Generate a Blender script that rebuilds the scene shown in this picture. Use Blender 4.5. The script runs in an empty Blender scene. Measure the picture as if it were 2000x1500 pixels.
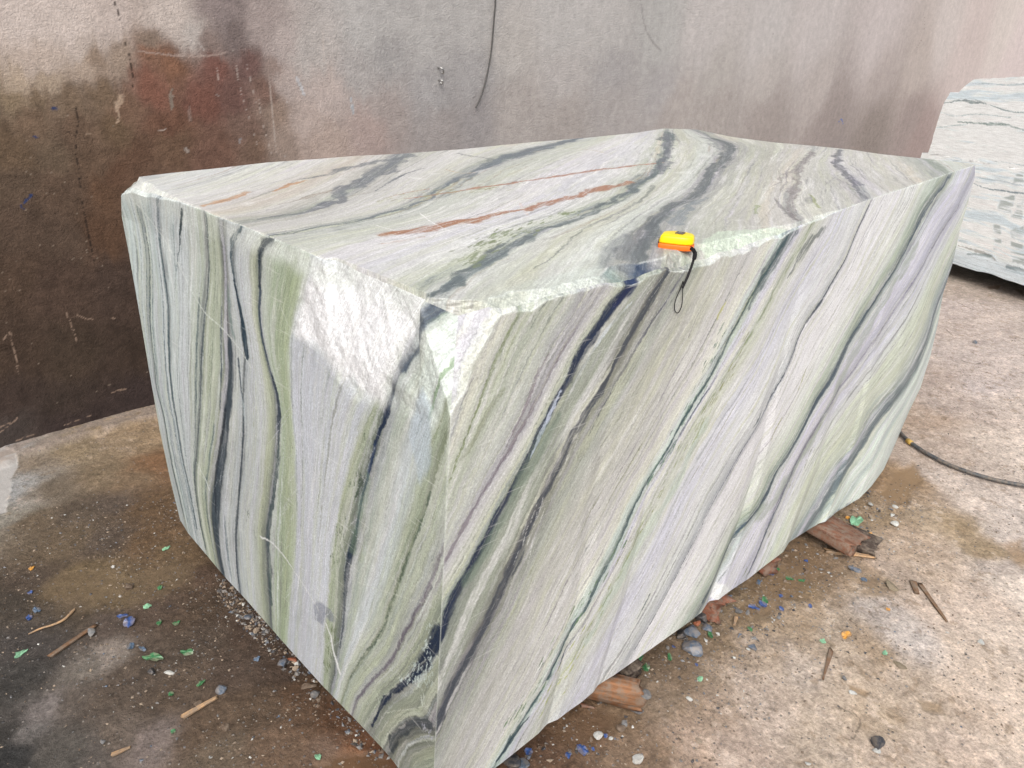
import bpy, bmesh, math, random
import numpy as np
from mathutils import Matrix, Vector
random.seed(7)
S = bpy.context.scene
COL = S.collection
# ------------------------------------------------------------ camera, sky, sun, exposure
cam_d = bpy.data.cameras.new('camera'); cam = bpy.data.objects.new('camera', cam_d); COL.objects.link(cam)
RV = [[0.711979, 0.272649, -0.647107], [-0.701142, 0.326602, -0.633822], [0.038535, 0.904983, 0.4237]]
mw = Matrix.Identity(4)
for i in range(3):
    for j in range(3): mw[i][j] = RV[i][j]
mw.translation = Vector((0, 0, 1.75)); cam.matrix_world = mw
cam_d.sensor_width = 36; cam_d.lens = 36 * 1430 / 2000; cam_d.clip_start = .05; cam_d.clip_end = 500
S.camera = cam
S.render.resolution_x = 1024; S.render.resolution_y = 768
wd = bpy.data.worlds.new("World"); S.world = wd; wd.use_nodes = True
nt = wd.node_tree; bg = nt.nodes['Background']
SUN = Vector((-.60, -.52, .90)).normalized()
sky = nt.nodes.new('ShaderNodeTexSky'); sky.sky_type = 'NISHITA'; sky.sun_disc = False
sky.sun_elevation = math.asin(SUN.z); sky.sun_rotation = math.atan2(SUN.x, SUN.y)
sky.air_density = 1; sky.dust_density = 6; sky.ozone_density = 1
hs = nt.nodes.new('ShaderNodeHueSaturation'); hs.inputs['Saturation'].default_value = .6
nt.links.new(sky.outputs[0], hs.inputs['Color']); nt.links.new(hs.outputs[0], bg.inputs[0]); bg.inputs[1].default_value = .145
sl = bpy.data.lights.new('sun', 'SUN'); sl.energy = 1.1; sl.angle = math.radians(55); sl.color = (1, .992, .98)
so = bpy.data.objects.new('sun', sl); COL.objects.link(so); so.rotation_euler = SUN.to_track_quat('Z', 'Y').to_euler()
S.view_settings.view_transform = 'Standard'; S.view_settings.look = 'None'; S.view_settings.gamma = 1
S.view_settings.exposure = 0.40
try: S.cycles.max_bounces = 6
except Exception: pass

# ------------------------------------------------------------ numpy helpers
def _h(ix, iy, iz, sd):
    h = (ix.astype(np.uint32) * np.uint32(374761393)) ^ (iy.astype(np.uint32) * np.uint32(668265263)) ^ (iz.astype(np.uint32) * np.uint32(2147483647 & 1274126177)) ^ np.uint32(sd * 974711 + 12345)
    h = (h ^ (h >> np.uint32(13))) * np.uint32(1274126177)
    h = (h ^ (h >> np.uint32(16))) * np.uint32(2246822519)
    return ((h ^ (h >> np.uint32(15))) & np.uint32(0xffffff)).astype(np.float32) / np.float32(0xffffff)
def vn(x, y, z=None, sd=0):
    """value noise, -1..1"""
    x = np.asarray(x, np.float32) + np.float32(1000.37); y = np.asarray(y, np.float32) + np.float32(1000.71)
    if np.isscalar(z) or z is None: z = np.full(x.shape, 0 if z is None else z, np.float32)
    z = z.astype(np.float32) + np.float32(1000.13)
    fx, fy, fz = np.floor(x), np.floor(y), np.floor(z)
    ix, iy, iz = fx.astype(np.int64), fy.astype(np.int64), fz.astype(np.int64)
    x, y, z = x - fx, y - fy, z - fz
    x, y, z = x*x*(3-2*x), y*y*(3-2*y), z*z*(3-2*z)
    def c(a, b, d): return _h(ix + a, iy + b, iz + d, sd)
    r = 0
    a0 = c(0,0,0)*(1-x) + c(1,0,0)*x; a1 = c(0,1,0)*(1-x) + c(1,1,0)*x
    b0 = c(0,0,1)*(1-x) + c(1,0,1)*x; b1 = c(0,1,1)*(1-x) + c(1,1,1)*x
    r = (a0*(1-y) + a1*y)*(1-z) + (b0*(1-y) + b1*y)*z
    return r*2 - 1
def fbm(x, y, z=None, oct=4, sd=0, g=.5):
    s = 0; a = 1; t = 0
    for o in range(oct):
        s = s + a*vn(x*2**o, y*2**o, None if z is None else z*2**o, sd+o*7); t += a; a *= g
    return s/t
def ss(a, b, x): t = np.clip((x-a)/(b-a), 0, 1); return t*t*(3-2*t)
def lin(c):
    c = np.asarray(c, float)/255
    return np.where(c <= .04045, c/12.92, ((c+.055)/1.055)**2.4)
def mixc(col, c, m): return col*(1-m[..., None]) + np.asarray(c)*m[..., None]
def seg(px, py, poly):
    """distance and running parameter along a polyline"""
    P = np.asarray(poly, float); L = np.r_[0, np.cumsum(np.hypot(*np.diff(P, axis=0).T))]
    bd = np.full(px.shape, 1e9); bt = np.zeros(px.shape)
    for i in range(len(P)-1):
        d = P[i+1]-P[i]; l2 = d@d + 1e-12
        t = np.clip(((px-P[i,0])*d[0] + (py-P[i,1])*d[1])/l2, 0, 1)
        q = np.hypot(px-P[i,0]-t*d[0], py-P[i,1]-t*d[1]); m = q < bd
        bd[m] = q[m]; bt[m] = (L[i] + t[m]*(L[i+1]-L[i]))/L[-1]
    return bd, bt, L[-1]
def inside(px, py, poly):
    P = np.asarray(poly, float); r = np.zeros(px.shape, bool)
    for i in range(len(P)):
        x0, y0 = P[i-1]; x1, y1 = P[i]
        if y0 == y1: continue
        c = ((y0 > py) != (y1 > py)) & (px < (x1-x0)*(py-y0)/(y1-y0) + x0); r ^= c
    return r
def smooth_line(P, n=3):
    P = np.asarray(P, float)
    for _ in range(n):
        if len(P) < 3: break
        a = P[:-1]*.75 + P[1:]*.25; b = P[:-1]*.25 + P[1:]*.75
        Q = np.empty((2*len(a), P.shape[1])); Q[0::2] = a; Q[1::2] = b
        P = np.vstack([P[:1], Q, P[-1:]])
        if len(P) > 60: break
    return P

def tag(o, label, cat, group=None, kind=None):
    if label: o['label'] = label
    if cat: o['category'] = cat
    if group: o['group'] = group
    if kind: o['kind'] = kind
    return o
def mesh_np(name, V, Fq, mat, parent=None, smooth=True, attrs=None):
    me = bpy.data.meshes.new(name)
    V = np.asarray(V, np.float32).reshape(-1, 3); Fq = np.asarray(Fq, np.int32); n = Fq.shape[1]
    me.vertices.add(len(V)); me.vertices.foreach_set('co', V.ravel())
    me.loops.add(Fq.size); me.loops.foreach_set('vertex_index', Fq.ravel())
    me.polygons.add(len(Fq)); me.polygons.foreach_set('loop_start', np.arange(0, Fq.size, n, dtype=np.int32))
    me.polygons.foreach_set('use_smooth', np.full(len(Fq), smooth, bool))
    me.update(calc_edges=True)
    for k, a in (attrs or {}).items():
        if k == 'col':
            at = me.attributes.new('col', 'FLOAT_COLOR', 'POINT')
            A = np.ones((len(V), 4), np.float32); A[:, :3] = a.reshape(-1, 3); at.data.foreach_set('color', A.ravel())
        else:
            at = me.attributes.new(k, 'FLOAT_VECTOR', 'POINT'); at.data.foreach_set('vector', np.asarray(a, np.float32).reshape(-1, 3).ravel())
    if mat: me.materials.append(mat)
    o = bpy.data.objects.new(name, me); COL.objects.link(o); o.parent = parent
    return o
def grid_faces(nu, nv, off=0, flip=False):
    i = np.arange(nu*nv).reshape(nu, nv) + off
    q = np.stack([i[:-1,:-1], i[1:,:-1], i[1:,1:], i[:-1,1:]], -1).reshape(-1, 4)
    return q[:, ::-1] if flip else q

# ------------------------------------------------------------ materials
class NT:
    def __init__(s, name, rough=.6, spec=.4):
        s.m = bpy.data.materials.new(name); s.m.use_nodes = True; s.t = s.m.node_tree
        s.b = s.t.nodes['Principled BSDF']; s.b.inputs['Roughness'].default_value = rough; s.b.inputs['Specular IOR Level'].default_value = spec
    def n(s, ty, **k):
        x = s.t.nodes.new(ty)
        for a, b in k.items():
            if hasattr(x, a): setattr(x, a, b)
            else: x.inputs[a.replace('_', ' ')].default_value = b
        return x
    def l(s, a, b): s.t.links.new(a, b)
    def noise(s, vec, scale, detail=4, rough=.55):
        x = s.n('ShaderNodeTexNoise'); x.inputs['Scale'].default_value = scale; x.inputs['Detail'].default_value = detail; x.inputs['Roughness'].default_value = rough
        if vec: s.l(vec, x.inputs['Vector'])
        return x.outputs['Fac']
    def map(s, vec, sc):
        x = s.n('ShaderNodeMapping'); x.inputs['Scale'].default_value = sc; s.l(vec, x.inputs['Vector']); return x.outputs[0]
    def rng(s, v, a, b, c, d):
        x = s.n('ShaderNodeMapRange'); x.inputs[1].default_value = a; x.inputs[2].default_value = b; x.inputs[3].default_value = c; x.inputs[4].default_value = d
        s.l(v, x.inputs[0]); return x.outputs[0]
    def math(s, op, a, b):
        x = s.n('ShaderNodeMath', operation=op)
        for i, v in ((0, a), (1, b)):
            if isinstance(v, (int, float)): x.inputs[i].default_value = v
            else: s.l(v, x.inputs[i])
        return x.outputs[0]
    def mul(s, col, f):
        x = s.n('ShaderNodeVectorMath', operation='SCALE'); s.l(col, x.inputs[0]); s.l(f, x.inputs['Scale']); return x.outputs[0]
    def mixc(s, f, a, b):
        x = s.n('ShaderNodeMix', data_type='RGBA')
        for i, v in ((0, f), (6, a), (7, b)):
            if isinstance(v, (int, float)): x.inputs[i].default_value = v
            elif isinstance(v, tuple): x.inputs[i].default_value = (*v, 1)
            else: s.l(v, x.inputs[i])
        return x.outputs[2]
    def attr(s, nm, out='Color'):
        x = s.n('ShaderNodeAttribute', attribute_name=nm); return x.outputs[out]
    def bump(s, h, st, dist):
        x = s.n('ShaderNodeBump'); x.inputs['Strength'].default_value = st; x.inputs['Distance'].default_value = dist
        s.l(h, x.inputs['Height']); s.l(x.outputs[0], s.b.inputs['Normal']); return x
def obj_co(k):
    return k.n('ShaderNodeTexCoord').outputs['Object']

def marble_mat():
    k = NT('banded_marble', .5, .35)
    col = k.attr('col'); st = k.attr('st', 'Vector'); co = obj_co(k)
    f1 = k.noise(k.map(st, (420, 14, 0)), 1, 3, .6)      # fine bedding streaks
    f2 = k.noise(k.map(st, (110, 5, 0)), 1, 3, .6)
    f3 = k.noise(co, 260, 3, .7)                          # crystal grain
    a = k.rng(f1, .28, .72, .74, 1.17); b = k.rng(f2, .28, .72, .88, 1.1); c = k.rng(f3, .3, .7, .78, 1.2)
    m = k.math('MULTIPLY', k.math('MULTIPLY', a, b), c)
    c1 = k.mul(col, m)
    f4 = k.noise(k.map(st, (330, 40, 0)), 1, 4, .7); pt = k.noise(k.map(st, (30, 5, 0)), 1, 2, .5)
    fl = k.math('MULTIPLY', k.rng(f4, .62, .72, 0, .55), k.rng(pt, .48, .62, 0, 1))
    c1 = k.mixc(fl, c1, (.10, .13, .12))
    f5 = k.noise(k.map(st, (260, 22, 5)), 1, 4, .7)
    c1 = k.mixc(k.rng(f5, .62, .74, 0, .4), c1, (.62, .63, .60))
    # thin pale saw scratches in the cut faces
    sx = k.n('ShaderNodeSeparateXYZ'); k.l(st, sx.inputs[0]); chip = sx.outputs[2]
    sc = k.noise(k.map(co, (9, 9, 180)), 1, 2, .5)
    w = k.rng(sc, .66, .72, 0, .22)
    c2 = k.mixc(k.math('MULTIPLY', w, k.math('SUBTRACT', 1.0, chip)), c1, (.72, .74, .72))
    # sparkling chipped crystal
    v = k.n('ShaderNodeTexVoronoi'); v.inputs['Scale'].default_value = 150; k.l(co, v.inputs['Vector'])
    vc = k.n('ShaderNodeSeparateColor'); k.l(v.outputs['Color'], vc.inputs[0])
    c3 = k.mul(c2, k.math('ADD', 1.0, k.math('MULTIPLY', chip, k.rng(vc.outputs[0], 0, 1, -.1, .09))))
    k.l(c3, k.b.inputs['Base Color'])
    k.l(k.math('ADD', .42, k.math('MULTIPLY', f3, .25)), k.b.inputs['Roughness'])
    n1 = k.noise(co, 70, 5, .65); n2 = k.noise(co, 230, 3, .7)
    h = k.math('ADD', k.math('MULTIPLY', n2, .25), k.math('MULTIPLY', n1, k.math('ADD', .35, k.math('MULTIPLY', chip, .55))))
    h = k.math('ADD', h, k.math('MULTIPLY', f1, .2))
    k.bump(h, .5, .008)
    return k.m
def wall_mat():
    k = NT('wet_stained_plaster', .85, .2)
    col = k.attr('col'); co = obj_co(k)
    n1 = k.noise(co, 130, 5, .7); n2 = k.noise(co, 22, 4, .6); n3 = k.noise(k.map(co, (16, 16, 1.6)), 1, 4, .6)
    m = k.math('MULTIPLY', k.math('MULTIPLY', k.rng(n1, .3, .7, .86, 1.12), k.rng(n2, .3, .7, .92, 1.08)), k.rng(n3, .3, .7, .975, 1.025))
    k.l(k.mul(col, m), k.b.inputs['Base Color'])
    s1 = k.noise(k.map(co, (60, 60, 66)), 1, 5, .75)
    h = k.math('ADD', k.math('MULTIPLY', n1, .55), k.math('MULTIPLY', s1, .8)); k.bump(h, .75, .012)
    return k.m
def ground_mat():
    k = NT('dirt_floor', .8, .25)
    col = k.attr('col'); st = k.attr('st', 'Vector'); co = obj_co(k)
    sx = k.n('ShaderNodeSeparateXYZ'); k.l(st, sx.inputs[0]); wet = sx.outputs[0]; pud = sx.outputs[1]
    n1 = k.noise(co, 110, 5, .75); n2 = k.noise(co, 28, 5, .65); n3 = k.noise(k.map(co, (70, 40, 20)), 1, 4, .7)
    rough = k.math('SUBTRACT', 1.0, pud)
    m = k.math('MULTIPLY', k.rng(n1, .3, .7, .6, 1.32), k.math('MULTIPLY', k.rng(n2, .3, .7, .8, 1.2), k.rng(n3, .3, .7, .82, 1.15)))
    m = k.math('ADD', k.math('MULTIPLY', m, rough), k.math('MULTIPLY', pud, 1.0))
    c = k.mul(col, m)
    v = k.n('ShaderNodeTexVoronoi'); v.inputs['Scale'].default_value = 75; k.l(co, v.inputs['Vector'])
    vs = k.n('ShaderNodeSeparateColor'); k.l(v.outputs['Color'], vs.inputs[0])
    pick = k.math('MULTIPLY', k.rng(vs.outputs[0], .90, .92, 0, 1), k.rng(v.outputs['Distance'], .22, .34, 1, 0))
    pick = k.math('MULTIPLY', pick, rough)
    pc = k.mixc(vs.outputs[1], (.34, .31, .28), (.1, .1, .105))
    c = k.mixc(k.math('MULTIPLY', pick, .75), c, pc)
    k.l(c, k.b.inputs['Base Color'])
    r = k.math('SUBTRACT', .9, k.math('ADD', k.math('MULTIPLY', wet, .32), k.math('MULTIPLY', pud, .3)))
    k.l(r, k.b.inputs['Roughness'])
    h = k.math('ADD', k.math('MULTIPLY', n1, .5), k.math('ADD', k.math('MULTIPLY', n2, .6), k.math('MULTIPLY', pick, .35)))
    k.bump(k.math('MULTIPLY', h, k.math('ADD', .12, rough)), .8, .016)
    return k.m
def plain(name, c, rough=.6, spec=.4, var=.25, scale=60, bump=.3, bd=.003, metal=0, stretch=(1,1,1), coat=0, trans=0, dust=0):
    k = NT(name, rough, spec); co = obj_co(k)
    n = k.noise(k.map(co, stretch), scale, 4, .65)
    m = k.rng(n, .3, .7, 1-var, 1+var)
    rgb = k.n('ShaderNodeRGB'); rgb.outputs[0].default_value = (*c, 1)
    cc = k.mul(rgb.outputs[0], m)
    if dust: cc = k.mixc(k.rng(k.noise(co, 45, 4, .7), .42, .6, 0, dust), cc, (.20, .165, .13))
    k.l(cc, k.b.inputs['Base Color']); k.b.inputs['Metallic'].default_value = metal
    k.b.inputs['Coat Weight'].default_value = coat
    if trans: k.b.inputs['Transmission Weight'].default_value = trans
    if bump: k.bump(n, bump, bd)
    return k.m
M_MARBLE = marble_mat(); M_WALL = wall_mat(); M_GROUND = ground_mat()

# ------------------------------------------------------------ strata painting in the metric frame of a face
def layered(u, v, dirv, guides, stops, seed, wob=.16, ref=None, stk=1.):
    d = np.array(dirv, float); d /= np.hypot(*d); n = np.array([d[1], -d[0]])
    if ref is not None and n @ np.array(ref) < 0: n = -n
    a = u*d[0] + v*d[1]; c = u*n[0] + v*n[1]
    Gs = []; mean = []
    amin, amax = a.min()-.3, a.max()+.3; A = np.linspace(amin, amax, 700)
    for g in guides:
        g = smooth_line(g, 2); ga = g@d; gc = g@n; o = np.argsort(ga); ga, gc = ga[o], gc[o]
        y = np.interp(A, ga, gc)
        k = min(len(ga)-1, 6)
        s0 = (gc[k]-gc[0])/(ga[k]-ga[0]+1e-6); s1 = (gc[-1]-gc[-1-k])/(ga[-1]-ga[-1-k]+1e-6)
        s0, s1 = np.clip(s0, -.35, .35), np.clip(s1, -.35, .35)
        y = np.where(A < ga[0], gc[0]+(A-ga[0])*s0, y); y = np.where(A > ga[-1], gc[-1]+(A-ga[-1])*s1, y)
        Gs.append(y)
    for i in range(1, len(Gs)): Gs[i] = np.maximum(Gs[i], Gs[i-1]+.012)
    # natural waviness of the bedding, then fine fraying
    cw = c + .0045*fbm(a*6, c*9, oct=3, sd=seed) + .0035*fbm(a*26, c*45, oct=3, sd=seed+5)
    cw = cw + .0022*vn(a*170, c*260, sd=seed+7) + .0014*vn(a*330, c*420, sd=seed+8)
    s = np.zeros(a.shape); idx = (a-amin)/(amax-amin)*699; i0 = np.clip(idx.astype(int), 0, 698); f = idx-i0
    prev = None
    for i, y in enumerate(Gs):
        gy = y[i0]*(1-f) + y[i0+1]*f; mean.append(y.mean())
        if i == 0: s += np.minimum(0, (cw-gy)/.12)
        else: s += np.clip((cw-prev)/(gy-prev), 0, 1)
        if i == len(Gs)-1: s += np.maximum(0, (cw-gy)/.12)
        prev = gy
    mean = np.array(mean); ns = len(mean)
    xs = np.r_[-5, np.arange(ns), ns+4]; ys = np.r_[mean[0]-.6, mean, mean[-1]+.6]
    sm = np.interp(s, xs, ys)
    # s perturbation makes wispy borders
    s2 = s + wob*fbm(sm*60, a*5, oct=5, sd=seed+11, g=.75)*.62
    st = np.array([x[0] for x in stops]); C = np.array([lin(x[1]) for x in stops])*.94 + .06*lin((200, 204, 202))
    col = np.stack([np.interp(s2, st, C[:, i]) for i in range(3)], -1)
    # streaks: purple-grey, olive, white, dark hairlines
    q1 = fbm(sm*60, a*2.6, oct=4, sd=seed+21, g=.75); q2 = fbm(sm*52, a*2.2, oct=4, sd=seed+31, g=.75); q3 = fbm(sm*75, a*3, oct=4, sd=seed+41, g=.7)
    col = mixc(col, lin((184, 180, 190)), ss(.05, .4, q1)*.26*stk)
    col = mixc(col, lin((190, 194, 164)), ss(.05, .4, q2)*.34*stk)
    col = mixc(col, lin((222, 222, 220)), ss(.0, .5, q3)*.5*stk)
    patch = ss(-.1, .35, fbm(sm*6, a*2.4, oct=3, sd=seed+61))
    q4 = vn(sm*150, a*5, sd=seed+51); q5 = fbm(sm*60, a*5, oct=2, sd=seed+71)
    hair = ss(.62, .9, q4)*ss(0, .3, q5)*patch
    col = mixc(col, lin((88, 92, 95)), hair*.55)
    # slow drift in tone
    dr = fbm(a*1.6+3, sm*2.5, oct=3, sd=seed+81)
    col = col*(1 + .14*dr[..., None])
    return col, sm, a
def stroke(col, u, v, sm, a, poly, w, c, op=1., fray=.5, streak=.45, seed=0, soft=.5, dash=0.):
    P = smooth_line(poly, 2); w = np.atleast_1d(np.asarray(w, float))*.82; wm = w.max()*1.8+.004
    bb = (u > P[:,0].min()-wm) & (u < P[:,0].max()+wm) & (v > P[:,1].min()-wm) & (v < P[:,1].max()+wm)
    if not bb.any(): return
    U, V = u[bb], v[bb]
    j = 1/max(w.max(), .004)
    U2 = U + w.max()*fray*.7*fbm(U*j*.8, V*j*.8, oct=3, sd=seed); V2 = V + w.max()*fray*.7*fbm(U*j*.8+9, V*j*.8, oct=3, sd=seed+3)
    U2 = U2 + .0016*vn(U*260, V*260, sd=seed+14) + .0011*vn(U*430, V*430, sd=seed+15); V2 = V2 + .0016*vn(U*260+9, V*260, sd=seed+16)
    d, t, L = seg(U2, V2, P)
    W = np.interp(t, np.linspace(0, 1, len(w)), w) if len(w) > 1 else np.full(t.shape, w[0])
    W = np.where((t <= 0) | (t >= 1), W*.75, W)*.5*(1 + fray*.6*fbm(t*L*22, t*0+.5, oct=2, sd=seed+4))*(1 + .3*vn(t*L*7+3, t*0+.3, sd=seed+6))
    m = 1 - ss(1-soft*.8, 1+soft*.25, d/np.maximum(W, 1e-4))
    m *= 1 - min(1, streak*1.15)*ss(-.05, .32, fbm(sm[bb]*190, a[bb]*9, oct=3, sd=seed+8, g=.7))
    if dash: m *= ss(dash-.25, dash+.15, fbm(t*L*30, sm[bb]*90, oct=2, sd=seed+12)*.5+.5)
    lc = lin(c); lc = lc*(np.array([.62, .74, .84]) if lc.mean() < .12 else 1.); k = col[bb]; col[bb] = mixc(k, lc, np.clip(m*op*1.06, 0, 1))
def lenses(col, sm, a, n, wr, lr, pal, op, seed, fray=1.):
    """thin tapering seams and lenses that follow the bedding"""
    r = np.random.RandomState(seed); f1 = .0022*fray*fbm(sm*120, a*22, oct=3, sd=seed, g=.8) + .004*fray*fbm(sm*9, a*7, oct=2, sd=seed+2)
    gr = fbm(sm*260, a*26, oct=3, sd=seed+4, g=.8); s1 = sm + f1; lo, hi = sm.min(), sm.max(); al, ah = a.min(), a.max()
    for i in range(n):
        s0, a0 = r.uniform(lo, hi), r.uniform(al, ah); w = wr[0]*(wr[1]/wr[0])**r.rand()**1.6; L = r.uniform(*lr)
        sl = r.normal(0, .012); c = pal[r.randint(len(pal))]; o_ = op*r.uniform(.4, 1)
        q = np.abs(a-a0) < L
        if not q.any(): continue
        aa = a[q]-a0; env = np.sqrt(np.clip(1-(aa/L)**2, 0, 1)); d = np.abs(s1[q]-s0-sl*aa)/(w*env+1e-5)
        m = (1-ss(.55, 1.15, d))*o_*env**.5*(1-.55*ss(-.1, .35, gr[q]))
        k = col[q]; col[q] = mixc(k, lin(c), m)
def blob(u, v, poly, soft=.01, fray=.01, fs=30, seed=0):
    U = u + fray*fbm(u*fs, v*fs, oct=4, sd=seed, g=.6); V = v + fray*fbm(u*fs+7, v*fs+3, oct=4, sd=seed+2, g=.6)
    ins = inside(U, V, poly); d, _, _ = seg(U, V, list(poly)+[poly[0]])
    return ss(-soft, soft, np.where(ins, d, -d))

# ------------------------------------------------------------ the big marble block
H = 1.34
TX = [.74, 1.15, 1.82, 2.48, 3.76]; TY = [.87, .835, .83, .87, .92]
rs = lambda P, n: None
def res(P, t):
    P = np.asarray(P, float); L = np.r_[0, np.cumsum(np.linalg.norm(np.diff(P, axis=0), axis=1))]; L /= L[-1]
    return np.stack([np.interp(t, L, P[:, i]) for i in range(3)], -1)
def res_by(P, t, key):
    """sample a 3-D polyline by normalised coordinate `key` (keeps opposite edges in step)"""
    P = np.asarray(P, float); k = (P[:, key]-P[0, key])/(P[-1, key]-P[0, key])
    return np.stack([np.interp(t, k, P[:, i]) for i in range(3)], -1)
FT = (.745, .868, H); RT = (3.765, .92, H); LT = (.735, 2.36, H)
BT = [*[(3.797,2.353)][0], H]
e_tf = [FT, (1.15, .835, H), (1.82, .83, H), (2.48, .87, H), RT]
e_tl = [FT, (.752, 1.3, H), (.752, 1.9, H), LT]
e_tb = [LT] + [(*p, H) for p in [(0.76,2.364),(0.891,2.391),(1.04,2.405),(1.245,2.437),(1.41,2.424),(1.598,2.42),(1.743,2.387),(2.046,2.369),(2.259,2.381),(2.494,2.394),(2.928,2.39),(3.325,2.412),(3.653,2.471)]] + [BT]
e_tr = [RT] + [(*p, H) for p in [(3.798,0.949),(3.761,1.124),(3.724,1.308),(3.755,1.465),(3.718,1.628),(3.652,1.812),(3.658,2.037)]] + [BT]
FB = [(0.703,0.892,0.1)][0]
e_bf = [FB] + [(0.917,0.877,0.1),(1.049,0.874,0.1),(1.086,0.879,0.1),(1.119,0.869,0.1),(1.163,0.867,0.1),(1.208,0.863,0.1),(1.26,0.863,0.1),(1.29,0.87,0.1),(1.354,0.861,0.1),(1.712,0.833,0.1),(1.769,0.831,0.1),(1.833,0.844,0.1),(1.866,0.825,0.1),(1.932,0.822,0.1),(2.037,0.811,0.1),(2.131,0.808,0.1),(2.213,0.803,0.1),(2.269,0.8,0.1),(2.344,0.813,0.1),(2.441,0.803,0.1),(2.545,0.79,0.1),(2.573,0.778,0.1),(2.673,0.777,0.1),(2.84,0.755,0.1),(2.976,0.758,0.1),(3.161,0.776,0.1),(3.357,0.812,0.1)]
e_bl = [FB] + [(0.72,1.06,0.1),(0.722,1.108,0.1),(0.721,1.227,0.1),(0.717,1.393,0.1),(0.718,1.591,0.1),(0.722,1.857,0.1),(0.721,2.011,0.1),(0.726,2.161,0.1),(0.73,2.317,0.1),(0.742,2.415,0.1)]
RB = e_bf[-1]; LB = e_bl[-1]
e_r = [RT] + [(3.797,0.915,1.288),(3.772,0.906,1.182),(3.729,0.894,1.053),(3.716,0.881,0.91),(3.657,0.869,0.789),(3.672,0.857,0.643),(3.655,0.844,0.498),(3.596,0.831,0.348),(3.486,0.823,0.258),(3.41,0.816,0.174)] + [RB]
def lvl(p, q, P):   # points of a silhouette edge given as px traces on the left side
    return P
e_l = [LT] + [tuple(q_) for q_ in [(0.749,2.456,1.213),(0.749,2.454,1.094),(0.748,2.456,0.921),(0.747,2.464,0.694),(0.746,2.469,0.454),(0.746,2.454,0.247)]] + [LB]
def coons(c0, c1, d0, d1):
    """c0,c1: edges along u at v=0,1 (nu,3); d0,d1: edges along v at u=0,1 (nv,3)"""
    nu, nv = len(c0), len(d0); u = np.linspace(0, 1, nu); v = np.linspace(0, 1, nv)
    return c0, c1, d0, d1
def patch(c0, c1, d0, d1, tu, tv):
    U = tu[:, None, None]; V = tv[None, :, None]
    A = c0[:, None]*(1-V) + c1[:, None]*V; B = d0[None]*(1-U) + d1[None]*U
    C = c0[0]*(1-U)*(1-V) + c0[-1]*U*(1-V) + c1[0]*(1-U)*V + c1[-1]*U*V
    return A + B - C
tz = np.linspace(0, 1, 470)
tu = np.linspace(0, 1, 860)**1.0; tu = (np.exp(tu*1.0)-1)/(math.e-1)
tl = np.linspace(0, 1, 480); tl = (np.exp(tl*.6)-1)/(math.exp(.6)-1)
e_f = [FT, FB]
fr = patch(res_by(e_tf, tu, 0), res_by(e_bf, tu, 0), res(e_f, tz), res(e_r, tz), tu, tz)
lf = patch(res_by(e_tl, tl, 1), res_by(e_bl, tl, 1), res(e_f, tz), res(e_l, tz), tl, tz)
tp = patch(res_by(e_tf, tu, 0), res_by(e_tb, tu, 0), res_by(e_tl, tl, 1), res(e_tr, tl), tu, tl)
def wts(tu, tv):
    f = lambda t: ss(0, .05, t)*ss(0, .05, 1-t)
    return (f(tu)[:, None]*f(tv)[None])[..., None]
def bulge(P, nrm, amt, tu, tv, sd):
    x, y, z = P[..., 0], P[..., 1], P[..., 2]
    n = fbm(x*2.2, y*2.2, z*2.2, 3, sd)*amt + fbm(x*14, y*14, z*14, 3, sd+3)*amt*.12
    return P + np.array(nrm)*n[..., None]*wts(tu, tv)
fr = bulge(fr, (0, -1, 0), .008, tu, tz, 3); lf = bulge(lf, (-1, 0, 0), .006, tl, tz, 4); tp = bulge(tp, (0, 0, 1), .004, tu, tl, 5)
DISH = [(1.438,1.132),(1.344,1.31),(1.154,1.352),(1.056,1.357),(0.925,1.371),(0.851,1.32),(0.917,1.124),(0.993,1.115),(1.084,1.091),(1.165,1.083),(1.28,1.112)]
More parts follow.
